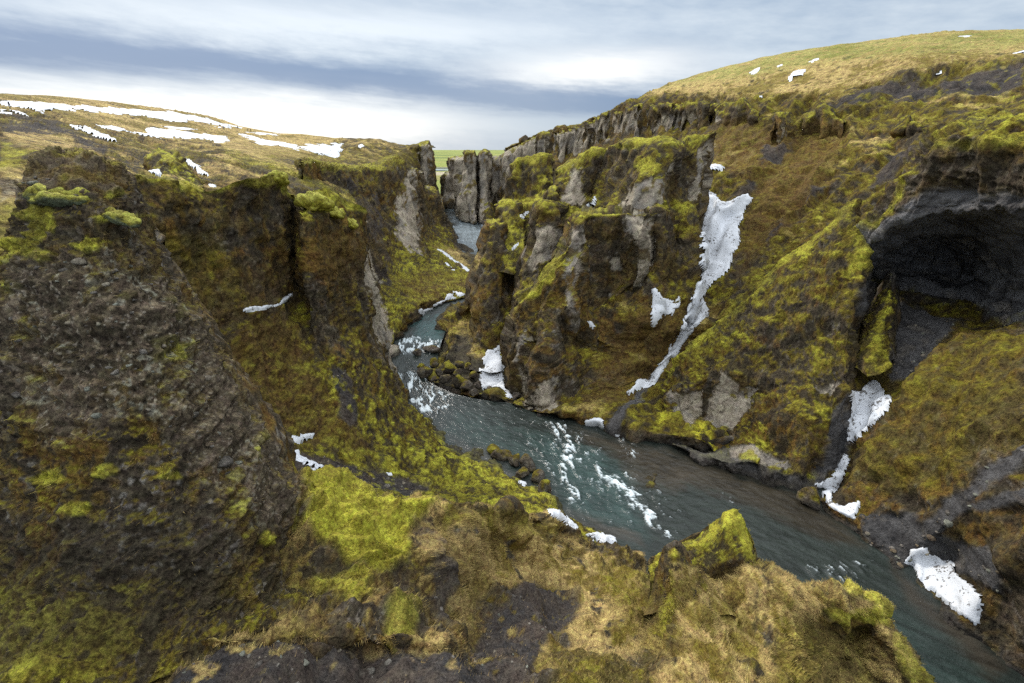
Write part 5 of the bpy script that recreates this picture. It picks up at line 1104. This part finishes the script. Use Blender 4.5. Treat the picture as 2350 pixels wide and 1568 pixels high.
    if nn[2] < 0: F = F[:, ::-1]
    mt = bpy.data.materials.new('river_water'); mt.use_nodes = True
    t = mt.node_tree; nbb = NB(t); bs = t.nodes['Principled BSDF']
    at = nbb.n('ShaderNodeAttribute', attribute_name='col'); af = nbb.n('ShaderNodeAttribute', attribute_name='foam')
    pos = nbb.n('ShaderNodeNewGeometry').outputs['Position']
    mp = nbb.n('ShaderNodeMapping'); t.links.new(pos, mp.inputs[0]); mp.inputs['Rotation'].default_value = (0, 0, .75); mp.inputs['Scale'].default_value = (1.0, 1.8, 1)
    r1 = nbb.noise(mp.outputs[0], 1.1, 6, .65); r2 = nbb.noise(mp.outputs[0], 3.5, 3, .6)
    fb = nbb.sstep(nbb.m('ADD', af.outputs['Fac'], nbb.m('MULTIPLY', nbb.m('SUBTRACT', r2, .5), .9)),   .12, .95)
    t.links.new(nbb.mix(nbb.m('MULTIPLY', fb, .88), at.outputs['Color'], (.74, .82, .85, 1)), bs.inputs['Base Color'])
    t.links.new(nbb.m('ADD', .16, nbb.m('MULTIPLY', fb, .5)), bs.inputs['Roughness'])
    bs.inputs['IOR'].default_value = 1.33; bs.inputs['Specular IOR Level'].default_value = .5
    bp = nbb.n('ShaderNodeBump'); bp.inputs['Strength'].default_value = .55; bp.inputs['Distance'].default_value = .22
    t.links.new(nbb.m('ADD', r1, nbb.m('MULTIPLY', r2, .35)), bp.inputs['Height']); t.links.new(bp.outputs[0], bs.inputs['Normal'])
    o = mesh_obj('river', X, F, mt, c)
    a = o.data.attributes.new('foam', 'FLOAT', 'POINT'); a.data.foreach_set('value', foam.astype(np.float32))
    tag(o, kind='structure')
    # gravel bed
    k2 = slice(None, None, 8)
    Gb = np.concatenate([G[k2, ::8], np.full((G[k2, ::8].shape[0], G[k2, ::8].shape[1], 1), -1.2)], -1); a_, b_ = Gb.shape[:2]
    idx = np.arange(a_ * b_).reshape(a_, b_); F = np.stack([idx[:-1, :-1], idx[:-1, 1:], idx[1:, 1:], idx[1:, :-1]], -1).reshape(-1, 4)
    tag(mesh_obj('river_bed', Gb.reshape(-1, 3), F, M_TERR, np.ones((a_ * b_, 1)) * C['gravel']), kind='structure')
river()
# valley floor under everything
tag(mesh_obj('ground', np.array([(-700, -60, -6), (900, -60, -6), (900, 640, -6), (-700, 640, -6)], float), np.array([(0, 1, 2, 3)]), M_TERR, np.ones((4, 1)) * C['gravel']), kind='structure')

# ================================================================ SNOW
def snow(label, poly, keys, th=.35, jag=7, y0=0, y1=1e9, f=None, holes=.0, name='snow_patch', group='snow patches', sp=.0):
    poly = np.array([f(*t) for t in poly] if f else poly, float)
    Vs, Fs, off = [], [], 0
    for k in keys:
        D = PATCH[k]; P = D['Plo']; N = D['N']
        lo = poly.min(0) - 30; hi = poly.max(0) + 30
        px, py, dep = proj(D['P'])
        sel = (px > lo[0]) & (px < hi[0]) & (py > lo[1]) & (py < hi[1]) & (P[:, 1] > y0) & (P[:, 1] < y1)
        ids = np.where(sel)[0]
        if not len(ids): continue
        Q = P[ids]; sc = np.median(dep[ids]) / 100.; fj = 0. if k == 'hill_left' else min(3, jag * .35)
        j1 = fbm(Q / (2.2 * sc + .4), 4) * jag + fbm(Q / (.5 * sc + .1), 3) * fj; j2 = fbm(Q / (2.2 * sc + .4) + 40, 4) * jag + fbm(Q / (.5 * sc + .1) + 40, 3) * fj
        sd = poly_sd(px[ids] + j1, py[ids] + j2, poly)
        if holes: sd = sd - holes * 26 * ss(fbm(Q / (1.5 * sc + .3) + 80, 3), .35, .75)
        full = np.full(len(P), -1e3); full[ids] = sd
        F = D['F']; okf = (full[F] > -1.5).all(1); F = F[okf]
        if not len(F): continue
        use = np.unique(F); mp = np.full(len(P), -1); mp[use] = np.arange(len(use))
        e = ss(full[use], -1.5, 5.0)
        Nn = N[use] * .7 + np.array([0, 0, .5]); Nn /= np.linalg.norm(Nn, axis=1, keepdims=True)
        base = D['P'][use] * (1 - e)[:, None] + D['Plo'][use] * e[:, None]
        V = base + Nn * ((th * e * (1 + .35 * fbm(P[use] / (3 * sc + .5) + 5, 2)) - .03))[:, None]
        Vs.append(V); Fs.append(mp[F] + off); off += len(V)
    if not Vs: print('SNOW EMPTY', label); return
    V, F = np.concatenate(Vs), np.concatenate(Fs)
    fl = components(F, len(V)); ks, cnt = np.unique(fl, return_counts=True); od = np.argsort(-cnt); main = None
    for j in od:
        if main is not None and cnt[j] < 10: break
        Fj = F[fl == ks[j]]; us = np.unique(Fj); mp = np.full(len(V), -1); mp[us] = np.arange(len(us))
        o = mesh_obj(name if main is None else 'snow_fragment', V[us], mp[Fj], M_SNOW)
        if main is None: main = o
        else: o.parent = main
    tag(main, label, 'snow', group)
    return main
HL, HR = ['hill_left'], ['hill_right']
snow('long snow band below the left skyline, widest at the left edge', [(0, 195), (100, 196), (350, 210), (700, 240), (960, 265), (1110, 265), (1300, 300), (1480, 345), (1600, 372), (1450, 365), (1240, 318), (1220, 345), (1100, 325), (900, 290), (560, 258), (370, 252), (290, 275), (150, 245), (0, 228)], HL, .45, 4, f=Z1)
snow('slanting snow strip on the brown left slope above the scree', [(460, 348), (560, 360), (640, 395), (700, 425), (770, 450), (770, 470), (700, 460), (620, 420), (520, 380), (470, 365)], HL, .45, 4, f=Z1)
snow('large snow field in the middle of the left hillside, shaped like a fish', [(960, 375), (1150, 390), (1270, 410), (1500, 435), (1510, 455), (1430, 470), (1300, 440), (1220, 450), (1000, 425), (960, 400)], HL, .45, 4, f=Z1)
snow('thin snow streak directly above the fish-shaped snow field', [(1050, 362), (1180, 370), (1300, 382), (1300, 390), (1150, 384)], HL, .45, 2, f=Z1)
snow('broken snow streak left of the fish-shaped snow field', [(620, 355), (760, 365), (880, 400), (980, 410), (1060, 440), (900, 415), (760, 390), (660, 372)], HL, .45, 4, f=Z1)
snow('long snow strip running down the left hillside towards the plateau cliff', [(1560, 415), (1680, 430), (1780, 455), (1950, 490), (1980, 515), (1850, 490), (1720, 480), (1620, 440)], HL, .45, 4, f=Z1)
snow('wide snow field on the plateau near the far left cliff', [(1960, 495), (2060, 485), (2250, 478), (2250, 520), (2220, 570), (2130, 555), (2030, 525)], HL, .45, 5, f=Z1)
snow('small white snow strip along the skyline near the walkers', [(1610, 398), (1720, 402), (1850, 418), (1780, 424), (1690, 412)], HL, .3, 3, f=Z1, holes=.4)
snow('small snow patch on the plateau just left of the far cliff edge', [(798, 25), (850, 15), (875, 40), (830, 65), (800, 50)], HL, .3, 2, f=Z10)
snow('snow streak in the gully behind the left mossy wall', [(1110, 525), (1180, 560), (1250, 580), (1330, 640), (1390, 690), (1385, 710), (1330, 690), (1260, 630), (1180, 580)], HL, .45, 4, f=Z1)
snow('snow patch at the foot of the left gully streak, touching the wall crest', [(1350, 725), (1400, 730), (1450, 750), (1410, 768), (1370, 750)], HL + ['wall2'], .35, 3, f=Z1, y0=60)
snow('small snow patch in a hollow below the scree on the left', [(970, 665), (1020, 640), (1065, 660), (1060, 700), (1000, 695)], HL, .45, 3, f=Z1)
snow('scattered snow on dark scree at the left edge of the hillside', [(0, 245), (60, 250), (190, 285), (190, 300), (80, 280), (0, 280)], HL, .3, 4, f=Z1, holes=.6)
# left walls
snow('thin zigzag of snow on a ledge of the left mossy wall', [(555, 713), (580, 703), (640, 697), (650, 682), (668, 672), (670, 680), (650, 698), (600, 712), (560, 721)], ['wall2'], .3, 3)
snow('snow hook beside the dark gravel hollow behind the near pillar', [(628, 995), (680, 998), (725, 996), (720, 1006), (690, 1018), (655, 1012), (665, 1030), (700, 1052), (745, 1078), (740, 1092), (690, 1062), (645, 1040)], ['wall2'], .3, 5, holes=.3)
snow('small oval snow patch on the near gravel slope', [(884, 1082), (915, 1086), (912, 1094), (888, 1091)], ['wall2'], .25, 2)
snow('small snow flecks on the grassy bank left of the rapids', [(1140, 1072), (1158, 1076), (1150, 1082)], ['wall2'], .25, 2)
snow('snow fleck lower on the grassy bank by the dark boulders', [(1185, 1100), (1215, 1110), (1205, 1118), (1188, 1110)], ['wall2'], .25, 2)
snow('snow strip on the near river bank, pointing down to the water', [(1255, 1166), (1280, 1172), (1305, 1192), (1330, 1212), (1322, 1216), (1290, 1200), (1262, 1184)], ['wall2', 'slope_near'], .3, 2)
snow('snow tongue at the waterline of the near bank', [(1345, 1226), (1370, 1224), (1410, 1234), (1430, 1246), (1390, 1248), (1360, 1240)], ['wall2', 'slope_near'], .3, 2)
snow('snow patch on the dark bank of the upper river pool', [(95, 250), (160, 265), (240, 255), (315, 280), (300, 310), (200, 330), (150, 355), (120, 330)], ['wall3'], .4, 3, f=Z11)
snow('ragged snow along the bank of the upper river pool, right of the first patch', [(250, 180), (300, 210), (400, 180), (430, 60), (470, 40), (520, 80), (600, 100), (650, 115), (560, 140), (450, 170), (400, 190), (330, 225), (270, 235)], ['wall3'], .4, 3, f=Z11, holes=.3)
snow('line of snow along the meadow edge by the far river', [(1650, 1150), (1760, 1210), (1900, 1310), (2040, 1400), (2090, 1440), (2060, 1450), (1960, 1390), (1800, 1270), (1680, 1180)], ['wall3'], .4, 2, f=Z10)
snow('short row of snow spots on the slope below the far meadow', [(1725, 1325), (1775, 1320), (1840, 1380), (1890, 1420), (1860, 1415), (1790, 1350)], ['wall3'], .3, 2, f=Z10)
# right side
snow('long snow gully running down beside the central buttress to the river', zp(Z3, (715, 800), (740, 760), (790, 770), (790, 795), (740, 810), (712, 850), (735, 900), (780, 935), (800, 960), (880, 930), (930, 915), (940, 940), (900, 1010), (890, 1050), (870, 1090), (885, 1160), (850, 1230), (830, 1310), (760, 1360), (700, 1430), (715, 1530))
     + [(1620, 725), (1570, 790), (1530, 840), (1500, 880), (1440, 915), (1433, 912), (1460, 880), (1490, 870), (1545, 790), (1570, 745), (1585, 690), (1600, 668), (1605, 600), (1610, 530), (1612, 470), (1608, 430)], ['hill_right', 'H1', 'H2'], .75, 6, y0=92, holes=.1)
snow('forked snow patch left of the big snow gully, under the buttress', [(1492, 665), (1503, 660), (1520, 682), (1545, 690), (1562, 684), (1560, 700), (1545, 722), (1520, 722), (1505, 745), (1488, 758), (1490, 730), (1495, 700)], ['H2', 'hill_right', 'H1'], .35, 5, y0=98)
snow('snow fan on the boulder bank beside the rounded front buttress', [(1050, 500), (1045, 620), (1015, 700), (1030, 900), (1040, 1090), (1120, 1160), (1110, 1280), (1060, 1230), (1030, 1150), (960, 1120), (830, 1160), (790, 1130), (760, 1040), (780, 980), (760, 930), (830, 930), (820, 830), (860, 740), (940, 690), (1000, 620)], ['hill_right', 'H6'], .4, 5, f=Z11, y0=96, holes=.1)
snow('round snow patch at the mouth of the narrow gully by the river', [(1340, 965), (1365, 958), (1388, 966), (1388, 985), (1370, 992), (1345, 984)], HR, .4, 3)
snow('tiny snow patch beside the stream mouth, next to the round one', [(1405, 994), (1425, 998), (1428, 1006), (1410, 1004)], HR, .3, 2)
snow('tiny snow spot on the dark bank under the grey scar', [(1532, 1032), (1545, 1034), (1548, 1042), (1538, 1040)], ['E', 'hill_right'], .3, 2)
snow('small curl of snow on the mossy slope right of the front buttress', [(1345, 738), (1355, 735), (1370, 748), (1365, 756), (1352, 752)], ['H1'], .3, 2)
snow('wedge of snow in the cleft between the pale-slabbed central pinnacles', [(1130, 700), (1160, 640), (1210, 585), (1220, 590), (1235, 625), (1220, 670), (1160, 705)], ['H2', 'H3', 'hill_right'], .4, 4, f=Z9, y0=110)
snow('snow patch on the saddle behind the small rock step', [(605, 730), (640, 705), (695, 700), (650, 745), (650, 785), (610, 760)], ['H5', 'hill_right', 'H7'], .4, 3, f=Z9, y0=140)
snow('sliver of snow in the grassy cleft above the river bench', [(535, 1020), (580, 970), (605, 955), (590, 1000), (570, 1030)], ['H7', 'hill_right', 'H4'], .35, 3, f=Z9, y0=120)
snow('small snow patch on the high right hill, with parallel streaks', [(1120, 310), (1180, 270), (1230, 265), (1200, 310), (1130, 335)], HR, .4, 4, f=Z3, holes=.5)
snow('narrow snow streak near the right skyline', [(930, 285), (970, 262), (1005, 254), (985, 270), (945, 292)], HR, .4, 2, f=Z3)
snow('small snow streak between two others below the right skyline', [(1060, 255), (1100, 240), (1105, 245), (1085, 258)], HR, .4, 2, f=Z3)
snow('snow streak high on the right hill just under the skyline', [(1230, 228), (1290, 205), (1292, 212), (1250, 232)], HR, .4, 2, f=Z3)
snow('bright snow hollow in the dark scree at the upper right', [(1860, 300), (1900, 290), (1920, 270), (1930, 290), (1950, 295), (1920, 310), (1870, 318)], HR, .4, 2, f=Z3)
snow('tiny square snow patch under the right rim', [(980, 403), (1012, 402), (1010, 415), (985, 415)], HR, .4, 1, f=Z3)
snow('flat snow strip on the top right skyline', [(2010, 98), (2050, 92), (2085, 94), (2050, 101)], HR, .4, 1, f=Z3)
snow('snow strip cut by the right edge of the picture', [(2290, 184), (2350, 168), (2420, 168), (2350, 186)], HR, .4, 1, f=Z3)
snow('tall snow chute below the dark alcove', zp(Z8, (1370, 790), (1420, 795), (1500, 735), (1540, 760), (1570, 810), (1610, 820), (1590, 900), (1540, 940), (1520, 980), (1430, 1060), (1370, 1110), (1370, 1200), (1330, 1290), (1310, 1340), (1270, 1370), (1280, 1410), (1340, 1440), (1430, 1420), (1440, 1460), (1400, 1520), (1330, 1490), (1240, 1420), (1200, 1350), (1170, 1325), (1240, 1300), (1310, 1210), (1360, 1110), (1355, 960)), ['slope_right', 'E'], .4, 5, holes=.08)
snow('broad snow sheet on the gravel shore at the lower right', [(2085, 1272), (2110, 1255), (2125, 1256), (2135, 1275), (2195, 1295), (2200, 1320), (2250, 1355), (2262, 1372), (2255, 1420), (2238, 1436), (2190, 1400), (2130, 1350), (2075, 1288)], ['slope_right'], .4, 6, holes=.1)
snow('sliver of snow behind the mossy rim left of the small fin', [(1958, 805), (1963, 800), (1964, 835), (1958, 842)], ['slope_right', 'E', 'fin'], .3, 1, y0=70)

# ================================================================ HELPERS FOR SMALL THINGS
import bmesh
def surf(key, px, py):
    D = PATCH[key]; x, y, dep = proj(D['P'])
    d2 = (x - px)**2 + (y - py)**2
    near = np.where(d2 < max(36, d2.min() * 2 + 1))[0]
    i = near[np.argmin(dep[near])]
    return D['P'][i], D['N'][i], dep[i]
_ICO = {}
def ico(n):
    if n not in _ICO:
        bm = bmesh.new(); bmesh.ops.create_icosphere(bm, subdivisions=n, radius=1.0)
        _ICO[n] = (np.array([v.co[:] for v in bm.verts]), np.array([[v.index for v in f.verts] for f in bm.faces])); bm.free()
    return _ICO[n]
def vnorm(V, F):
    n = np.zeros_like(V); fn = np.cross(V[F[:, 1]] - V[F[:, 0]], V[F[:, 2]] - V[F[:, 0]])
    for k in range(3): np.add.at(n, F[:, k], fn)
    return n / (np.linalg.norm(n, axis=1, keepdims=True) + 1e-9)

# ================================================================ BOULDERS
def boulder(label, c, size, seed, moss=.1, group=None, facets=15, sub=3, tone='dark', mat=None):
    r = np.random.RandomState(seed); V, F = ico(sub); V = V.copy()
    V *= (1 + .22 * fbm(V * 1.1 + seed * 3.1, 3))[:, None]
    for _ in range(facets):
        n = r.randn(3); n /= np.linalg.norm(n); lim = r.uniform(.48, .8)
        d = V @ n; V -= np.maximum(d - lim, 0)[:, None] * n * .92
    a = r.uniform(0, 6.28); R2 = np.array([[math.cos(a), -math.sin(a), 0], [math.sin(a), math.cos(a), 0], [0, 0, 1]])
    V = V * np.array(size) / 2; V = V @ R2.T + np.asarray(c)
    sz = max(size)
    N = vnorm(V, F); V = V + N * (.035 * sz * fbm(V / (.16 * sz), 3) + .05 * sz * np.maximum(N[:, 2], 0) * (billow(V / (.22 * sz), 1)) * (moss > 0))[:, None]
    N = vnorm(V, F)
    n1 = fbm(V / (.4 * sz), 3); n2 = fbm(V / (.12 * sz) + 4, 3)
    cc = np.ones((len(V), 1)) * (C['soil'] * .9); w = np.clip(.5 + .7 * n2, 0, 1)[:, None]; cc = cc * (1 - w) + C['grey'] * .55 * w
    m = N[:, 2] + .5 * n1 + .3 * n2 + moss
    w = ss(m, .6, 1.)[:, None]; cc = cc * (1 - w) + C['olive'] * .9 * w
    w = ss(m, 1., 1.4)[:, None]; cc = cc * (1 - w) + C['green'] * .9 * w
    w = (1 - ss(V[:, 2], .05, .35))[:, None] * .8; cc = cc * (1 - w) + C['wet'] * .7 * w
    o = mesh_obj('boulder', V, F, mat or M_TERR, np.clip(cc, .004, .9))
    tag(o, label, 'boulder', group); return o
BL = [  # crop px x, y, w, h, moss, label
    (165, 985, 215, 170, .15, 'large mossy boulder at the left tip of the boulder bank in the river'),
    (335, 975, 120, 120, -.1, 'dark upright boulder second from the left tip of the bank'),
    (450, 935, 200, 170, .45, 'widest green-topped boulder in the middle of the boulder bank'),
    (390, 1045, 150, 100, .2, 'low boulder at the waterline under the widest green boulder'),
    (555, 1080, 200, 150, .35, 'slanted boulder with a green back, left of the dark waterline group'),
    (625, 1135, 170, 120, -.1, 'long dark boulder lying against the slanted green one'),
    (700, 1195, 120, 110, -.4, 'bare dark boulder standing farthest out in the water'),
    (750, 1110, 95, 120, -.3, 'tall bare boulder just left of the snow fan'),
    (715, 1000, 125, 110, .4, 'green-capped boulder at the upper left edge of the snow fan'),
    (885, 1155, 125, 90, -.4, 'angular bare boulder at the foot of the snow fan'),
    (975, 1190, 125, 80, -.4, 'flat dark boulder right of the angular one below the snow'),
    (1045, 1190, 60, 60, -.4, 'smallest dark boulder at the right end below the snow fan'),
    (525, 990, 120, 90, .1, 'half-buried boulder behind the slanted green one'),
    (275, 880, 130, 110, .5, 'green boulder at the upper left of the bank'),
    (135, 905, 130, 70, .6, 'boulder under a flat bright yellow-green moss pad'),
    (285, 1040, 110, 60, -.3, 'low wet boulder between the left tip and the waterline'),
    (85, 750, 140, 90, -.3, 'dark round boulder in the white water above the bank'),
    (255, 720, 220, 80, -.4, 'long flat wet rock parting the upper white water'),
    (560, 880, 120, 90, .4, 'mossy boulder at the top of the bank under the straw grass'),
    (640, 900, 100, 70, .2, 'small brown boulder beside the snow spots on the bank'),
]
for i, (x, y, w, h, ms, lb) in enumerate(BL):
    X, Y_ = Z11(x, y); c0 = q(X, Y_, .5); dp = float(proj(c0)[2]); k = .20855 * dp / FPX
    sw, sh = w * k, h * k
    boulder(lb, (c0[0], c0[1], .35 + .12 * sh), (sw * 1.15, sw * .95, sh * 1.15), 11 + i, ms, 'boulders on the bank')
for i, (x, y, w, h, ms, lb) in enumerate([
    (1152, 1042, 44, 30, .1, 'leftmost dark boulder along the near bank of the rapids'),
    (1180, 1055, 40, 34, .1, 'second dark boulder from the left along the near bank'),
    (1214, 1064, 48, 40, .2, 'largest mossy dark boulder on the near bank of the rapids'),
    (1238, 1090, 36, 36, .0, 'boulder below the largest one on the near bank'),
    (1252, 1126, 40, 52, .2, 'tall mossy boulder at the right end of the near bank row'),
    (1196, 1084, 34, 26, .1, 'small boulder set back in the grass of the near bank'),
    (1132, 1028, 36, 18, .6, 'low green boulder upstream of the dark row on the near bank'),
]):
    c0 = q(x, y, .8); k = float(proj(c0)[2]) / FPX
    boulder(lb, (c0[0], c0[1], .5), (w * k * 1.2, w * k, h * k * 1.1), 60 + i, ms, 'boulders on the near bank')
c0 = q(1862, 1140, 1.2); k = float(proj(c0)[2]) / FPX
boulder('big mossy boulder on the far shore beside the snow chute', (c0[0], c0[1], 1.0), (64 * k, 58 * k, 58 * k), 90, .25)
c0 = q(1497, 1101, .1); k = float(proj(c0)[2]) / FPX
boulder('low brown rock awash in the middle of the river', (c0[0], c0[1], -.25), (78 * k, 40 * k, 20 * k), 91, -.25)

# ================================================================ MOSS CUSHIONS
def cushion(key, px, py, w, h, seed, dy=0., frost=.8, depth=.55):
    P0, N0, dp = surf(key, px, py); k = dp / FPX; sw, sh = w * k, h * k
    V, F = ico(4); V = V.copy()
    low = V[:, 2] < 0; V[low, 2] *= .55
    V *= (1 + .42 * fbm(V * np.array([1.5, 1.2, .9]) + seed, 3))[:, None]
    V[:, 2] += .35 * fbm(np.c_[V[:, 0] * 1.3, V[:, 1] * .8, 0 * V[:, 0]] + seed * 2, 2)
    V = V * np.array([sw / 2, sw * depth / 2, sh * .60])
    N = vnorm(V, F); sc = max(sh, .2)
    bl = np.clip(1 - (worley(V / (.5 * sc) + seed)[0] / .75)**2, 0, 1); V = V + N * (.16 * sc * bl + .02 * fbm(V / .06, 2))[:, None]
    N = vnorm(V, F)
    sl = -.12 * N0[0]
    V[:, 2] += V[:, 0] * sl
    V = V + P0 + np.array([0, .22 * sw * depth, 0])
    n1 = fbm(V / (.3 * sc), 3); n2 = fbm(V / .08 + 3, 2)
    cc = np.ones((len(V), 1)) * C['green']
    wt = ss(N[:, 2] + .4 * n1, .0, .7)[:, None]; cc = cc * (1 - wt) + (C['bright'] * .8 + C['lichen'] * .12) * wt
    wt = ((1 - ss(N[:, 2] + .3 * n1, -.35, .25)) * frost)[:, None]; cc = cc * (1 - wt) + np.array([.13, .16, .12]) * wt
    cc = cc * (1 + .3 * n2)[:, None]
    o = mesh_obj('moss_cushion', V, F, M_NEAR, np.clip(cc, .01, .8)); o.parent = PATCH[key]['o']; return o
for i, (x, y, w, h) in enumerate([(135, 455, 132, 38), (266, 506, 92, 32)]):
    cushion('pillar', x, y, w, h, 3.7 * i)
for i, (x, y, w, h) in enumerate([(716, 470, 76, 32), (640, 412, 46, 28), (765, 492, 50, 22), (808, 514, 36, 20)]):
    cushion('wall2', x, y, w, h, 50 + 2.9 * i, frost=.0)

# ================================================================ LOOSE STONES
def stones(key, n, cls, size, seed, flat, sel=None):
    r = np.random.RandomState(seed); D = PATCH[key]; px, py, dep = D['px'], D['py'], D['dep']
    ok = (D['mk'].get(cls, np.zeros(len(px))) > .6) & (px > -20) & (px < W + 20) & (py > 300) & (py < H + 20)
    ids = np.where(ok)[0]
    if not len(ids): return
    vd = np.array([0, 0, CZ]) - D['P'][ids]; ids = ids[(D['N'][ids] * vd).sum(1) > 0]
    ms = []
    for k in range(5):
        V, F = ico(2); V = V * (1 + .3 * fbm(V * 1.3 + 7 * k + seed, 2))[:, None]
        for _ in range(7):
            nn = r.randn(3); nn /= np.linalg.norm(nn); V = V - np.maximum(V @ nn - r.uniform(.5, .8), 0)[:, None] * nn
        cb = [C['grey'] * .8, C['tan'] * .6, C['soil'] * 1.4, C['grey'] * .55, C['lichen'] * .6][k]
        o = mesh_obj('stone', V, F, M_NEAR, np.repeat(np.clip(cb, 0, 1)[None], len(V), 0), smooth=False); ms.append(o.data); bpy.data.objects.remove(o)
    for k in range(n):
        i = ids[r.randint(len(ids))]; o = bpy.data.objects.new('stone', ms[r.randint(5)]); col.objects.link(o)
        s_ = size * r.lognormal(0, .6); o.location = D['P'][i] - D['N'][i] * s_ * .12
        o.scale = (s_ * r.uniform(.7, 1.3), s_ * r.uniform(.6, 1.), s_ * flat * r.uniform(.6, 1.3)); o.rotation_euler = (r.uniform(-.25, .25), r.uniform(-.25, .25), r.uniform(0, 6.28))
        o.parent = D['o']
stones('pillar', 170, 'stone', .085, 5, .5)
stones('slope_near', 160, 'gravel', .075, 6, .6)
stones('wall2', 90, 'gravel', .16, 7, .7)
stones('slope_right', 120, 'slate', .2, 8, .7)

# ================================================================ WALKERS
def walker(label, px, py, Y, colr, seed, lean=0.):
    P0, N0, dp = surf('hill_left', px, py)
    sk = [(0, 0, .92), (0, 0, 1.18), (0, .0, 1.42), (0, 0, 1.56), (0, .02, 1.70),
          (-.10, .0, .90), (-.13, .08, .50), (-.14, .0, .06), (-.15, -.1, .03), (.10, 0, .90), (.14, -.06, .50), (.17, .10, .06), (.18, 0, .03),
          (-.20, 0, 1.40), (-.27, .03, 1.12), (-.26, -.08, .88), (.20, 0, 1.40), (.27, .03, 1.12), (.26, -.10, .90)]
    rad = [.17, .18, .16, .075, .115, .11, .085, .065, .06, .11, .085, .065, .06, .08, .06, .045, .08, .06, .045]
    ed = [(0, 1), (1, 2), (2, 3), (3, 4), (0, 5), (5, 6), (6, 7), (7, 8), (0, 9), (9, 10), (10, 11), (11, 12), (2, 13), (13, 14), (14, 15), (2, 16), (16, 17), (17, 18)]
    me = bpy.data.meshes.new('person'); me.from_pydata(sk, ed, [])
    o = bpy.data.objects.new('person', me); col.objects.link(o)
    md = o.modifiers.new('skin', 'SKIN')
    for i, v in enumerate(me.skin_vertices[0].data): v.radius = (rad[i], rad[i]); v.use_root = (i == 0)
    o.modifiers.new('sub', 'SUBSURF').levels = 1; o.modifiers['sub'].render_levels = 1
    m = bpy.data.materials.new('walker_clothes'); m.use_nodes = True; t = m.node_tree; nb = NB(t)
    z = nb.n('ShaderNodeSeparateXYZ'); tcn = nb.n('ShaderNodeTexCoord'); t.links.new(tcn.outputs['Object'], z.inputs[0])
    cj = nb.mix(nb.m('GREATER_THAN', z.outputs[2], .95), (.02, .02, .025, 1), colr + (1,))
    cj = nb.mix(nb.m('GREATER_THAN', z.outputs[2], 1.56), cj, (.10, .06, .045, 1))
    t.links.new(cj, t.nodes['Principled BSDF'].inputs['Base Color']); t.nodes['Principled BSDF'].inputs['Roughness'].default_value = .8
    me.materials.append(m)
    o.location = P0; o.rotation_euler = (0, 0, seed * 1.7); tag(o, label, 'person', 'walkers on the left hill')
for a in (('person in dark clothes walking at the far left edge above the snow band', 23, 243, 0, (.03, .03, .04), 1),
          ('person in a blue jacket on the left hillside below the skyline', 515, 293, 0, (.05, .09, .22), 2),
          ('person on the left skyline behind the blue-jacketed one', 527, 287, 0, (.03, .03, .03), 3),
          ('person alone at the right end of the long snow band', 549, 292, 0, (.04, .03, .03), 4),
          ('left one of two people standing close together on the skyline', 571, 297, 0, (.03, .03, .04), 5),
          ('right one of two people standing close together on the skyline', 578, 298, 0, (.03, .03, .03), 6)):
    walker(*a)

# ================================================================ GRASS
def grass(keys, n, hgt, wid, seed, name):
    r = np.random.RandomState(seed); Vs, Cs = [], []
    for key, share in keys:
        D = PATCH[key]; P, N, cc = D['P'], D['N'], D['col'][:, :3]
        px, py, dep = proj(P)
        straw = np.clip((cc[:, 0] - .09) / .2, 0, 1) * (cc[:, 0] > cc[:, 2] * 2.2)
        ok = (px > -60) & (px < W + 60) & (py < H + 80) & (py > 0) & (N[:, 2] > .12)
        straw = straw * (1 - .92 * D['mk'].get('bright', np.zeros(len(P)))) * (.35 + .9 * ss(fbm(P / 1.3 + 4, 2), -.4, .5)); w = np.where(ok, (straw + .02) * dep * dep, 0); w /= w.sum()
        i = r.choice(len(P), int(n * share), p=w); m = len(i)
        dn = N[i].copy(); dn[:, 2] = 0; dn += r.randn(m, 3) * np.array([.2, .2, .0]); ln = np.linalg.norm(dn, axis=1, keepdims=True) + 1e-6; dn /= ln
        h = hgt * r.uniform(.45, 1.3, m)[:, None]
        base = P[i] + r.randn(m, 3) * np.array([.08, .08, .0]) - N[i] * .03
        side = np.cross(dn, N[i]); side /= np.linalg.norm(side, axis=1, keepdims=True) + 1e-6
        ws = wid * r.uniform(.6, 1.4, m)[:, None]
        tip = base + N[i] * h * .5 + dn * h * .6 + np.array([0, 0, -.12]) * h
        Vs.append(np.stack([base - side * ws, base + side * ws, tip], 1))
        cb = cc[i] * .6 + C['straw'] * .4 * r.uniform(.5, 1.25, m)[:, None]; cb *= r.uniform(.6, 1.35, m)[:, None]
        Cs.append(np.repeat(cb[:, None], 3, 1))
    V = np.concatenate(Vs).reshape(-1, 3); Cc = np.concatenate(Cs).reshape(-1, 3); m = len(V) // 3
    F = np.arange(m * 3).reshape(-1, 3)
    o = mesh_obj(name, V, F, M_NEAR, np.clip(Cc, .01, .8)); tag(o, 'dry straw-coloured grass on the near slopes and ridge', 'grass', kind='stuff')
grass([('slope_near', .46), ('ridge', .44), ('hump', .06), ('horn', .01), ('pillar', .03)], 130000, .27, .013, 3, 'grass')

tt = 0
for o in bpy.data.objects:
    if o.type == 'MESH': tt += sum(1 for _ in ()) + len(o.data.loops) - 2 * len(o.data.polygons)
print('TRIS', tt)
scene.cycles.use_denoising = False
scene.cycles.max_bounces = 5; scene.cycles.diffuse_bounces = 3; scene.cycles.glossy_bounces = 2; scene.cycles.transmission_bounces = 1
scene.cycles.caustics_reflective = False; scene.cycles.caustics_refractive = False
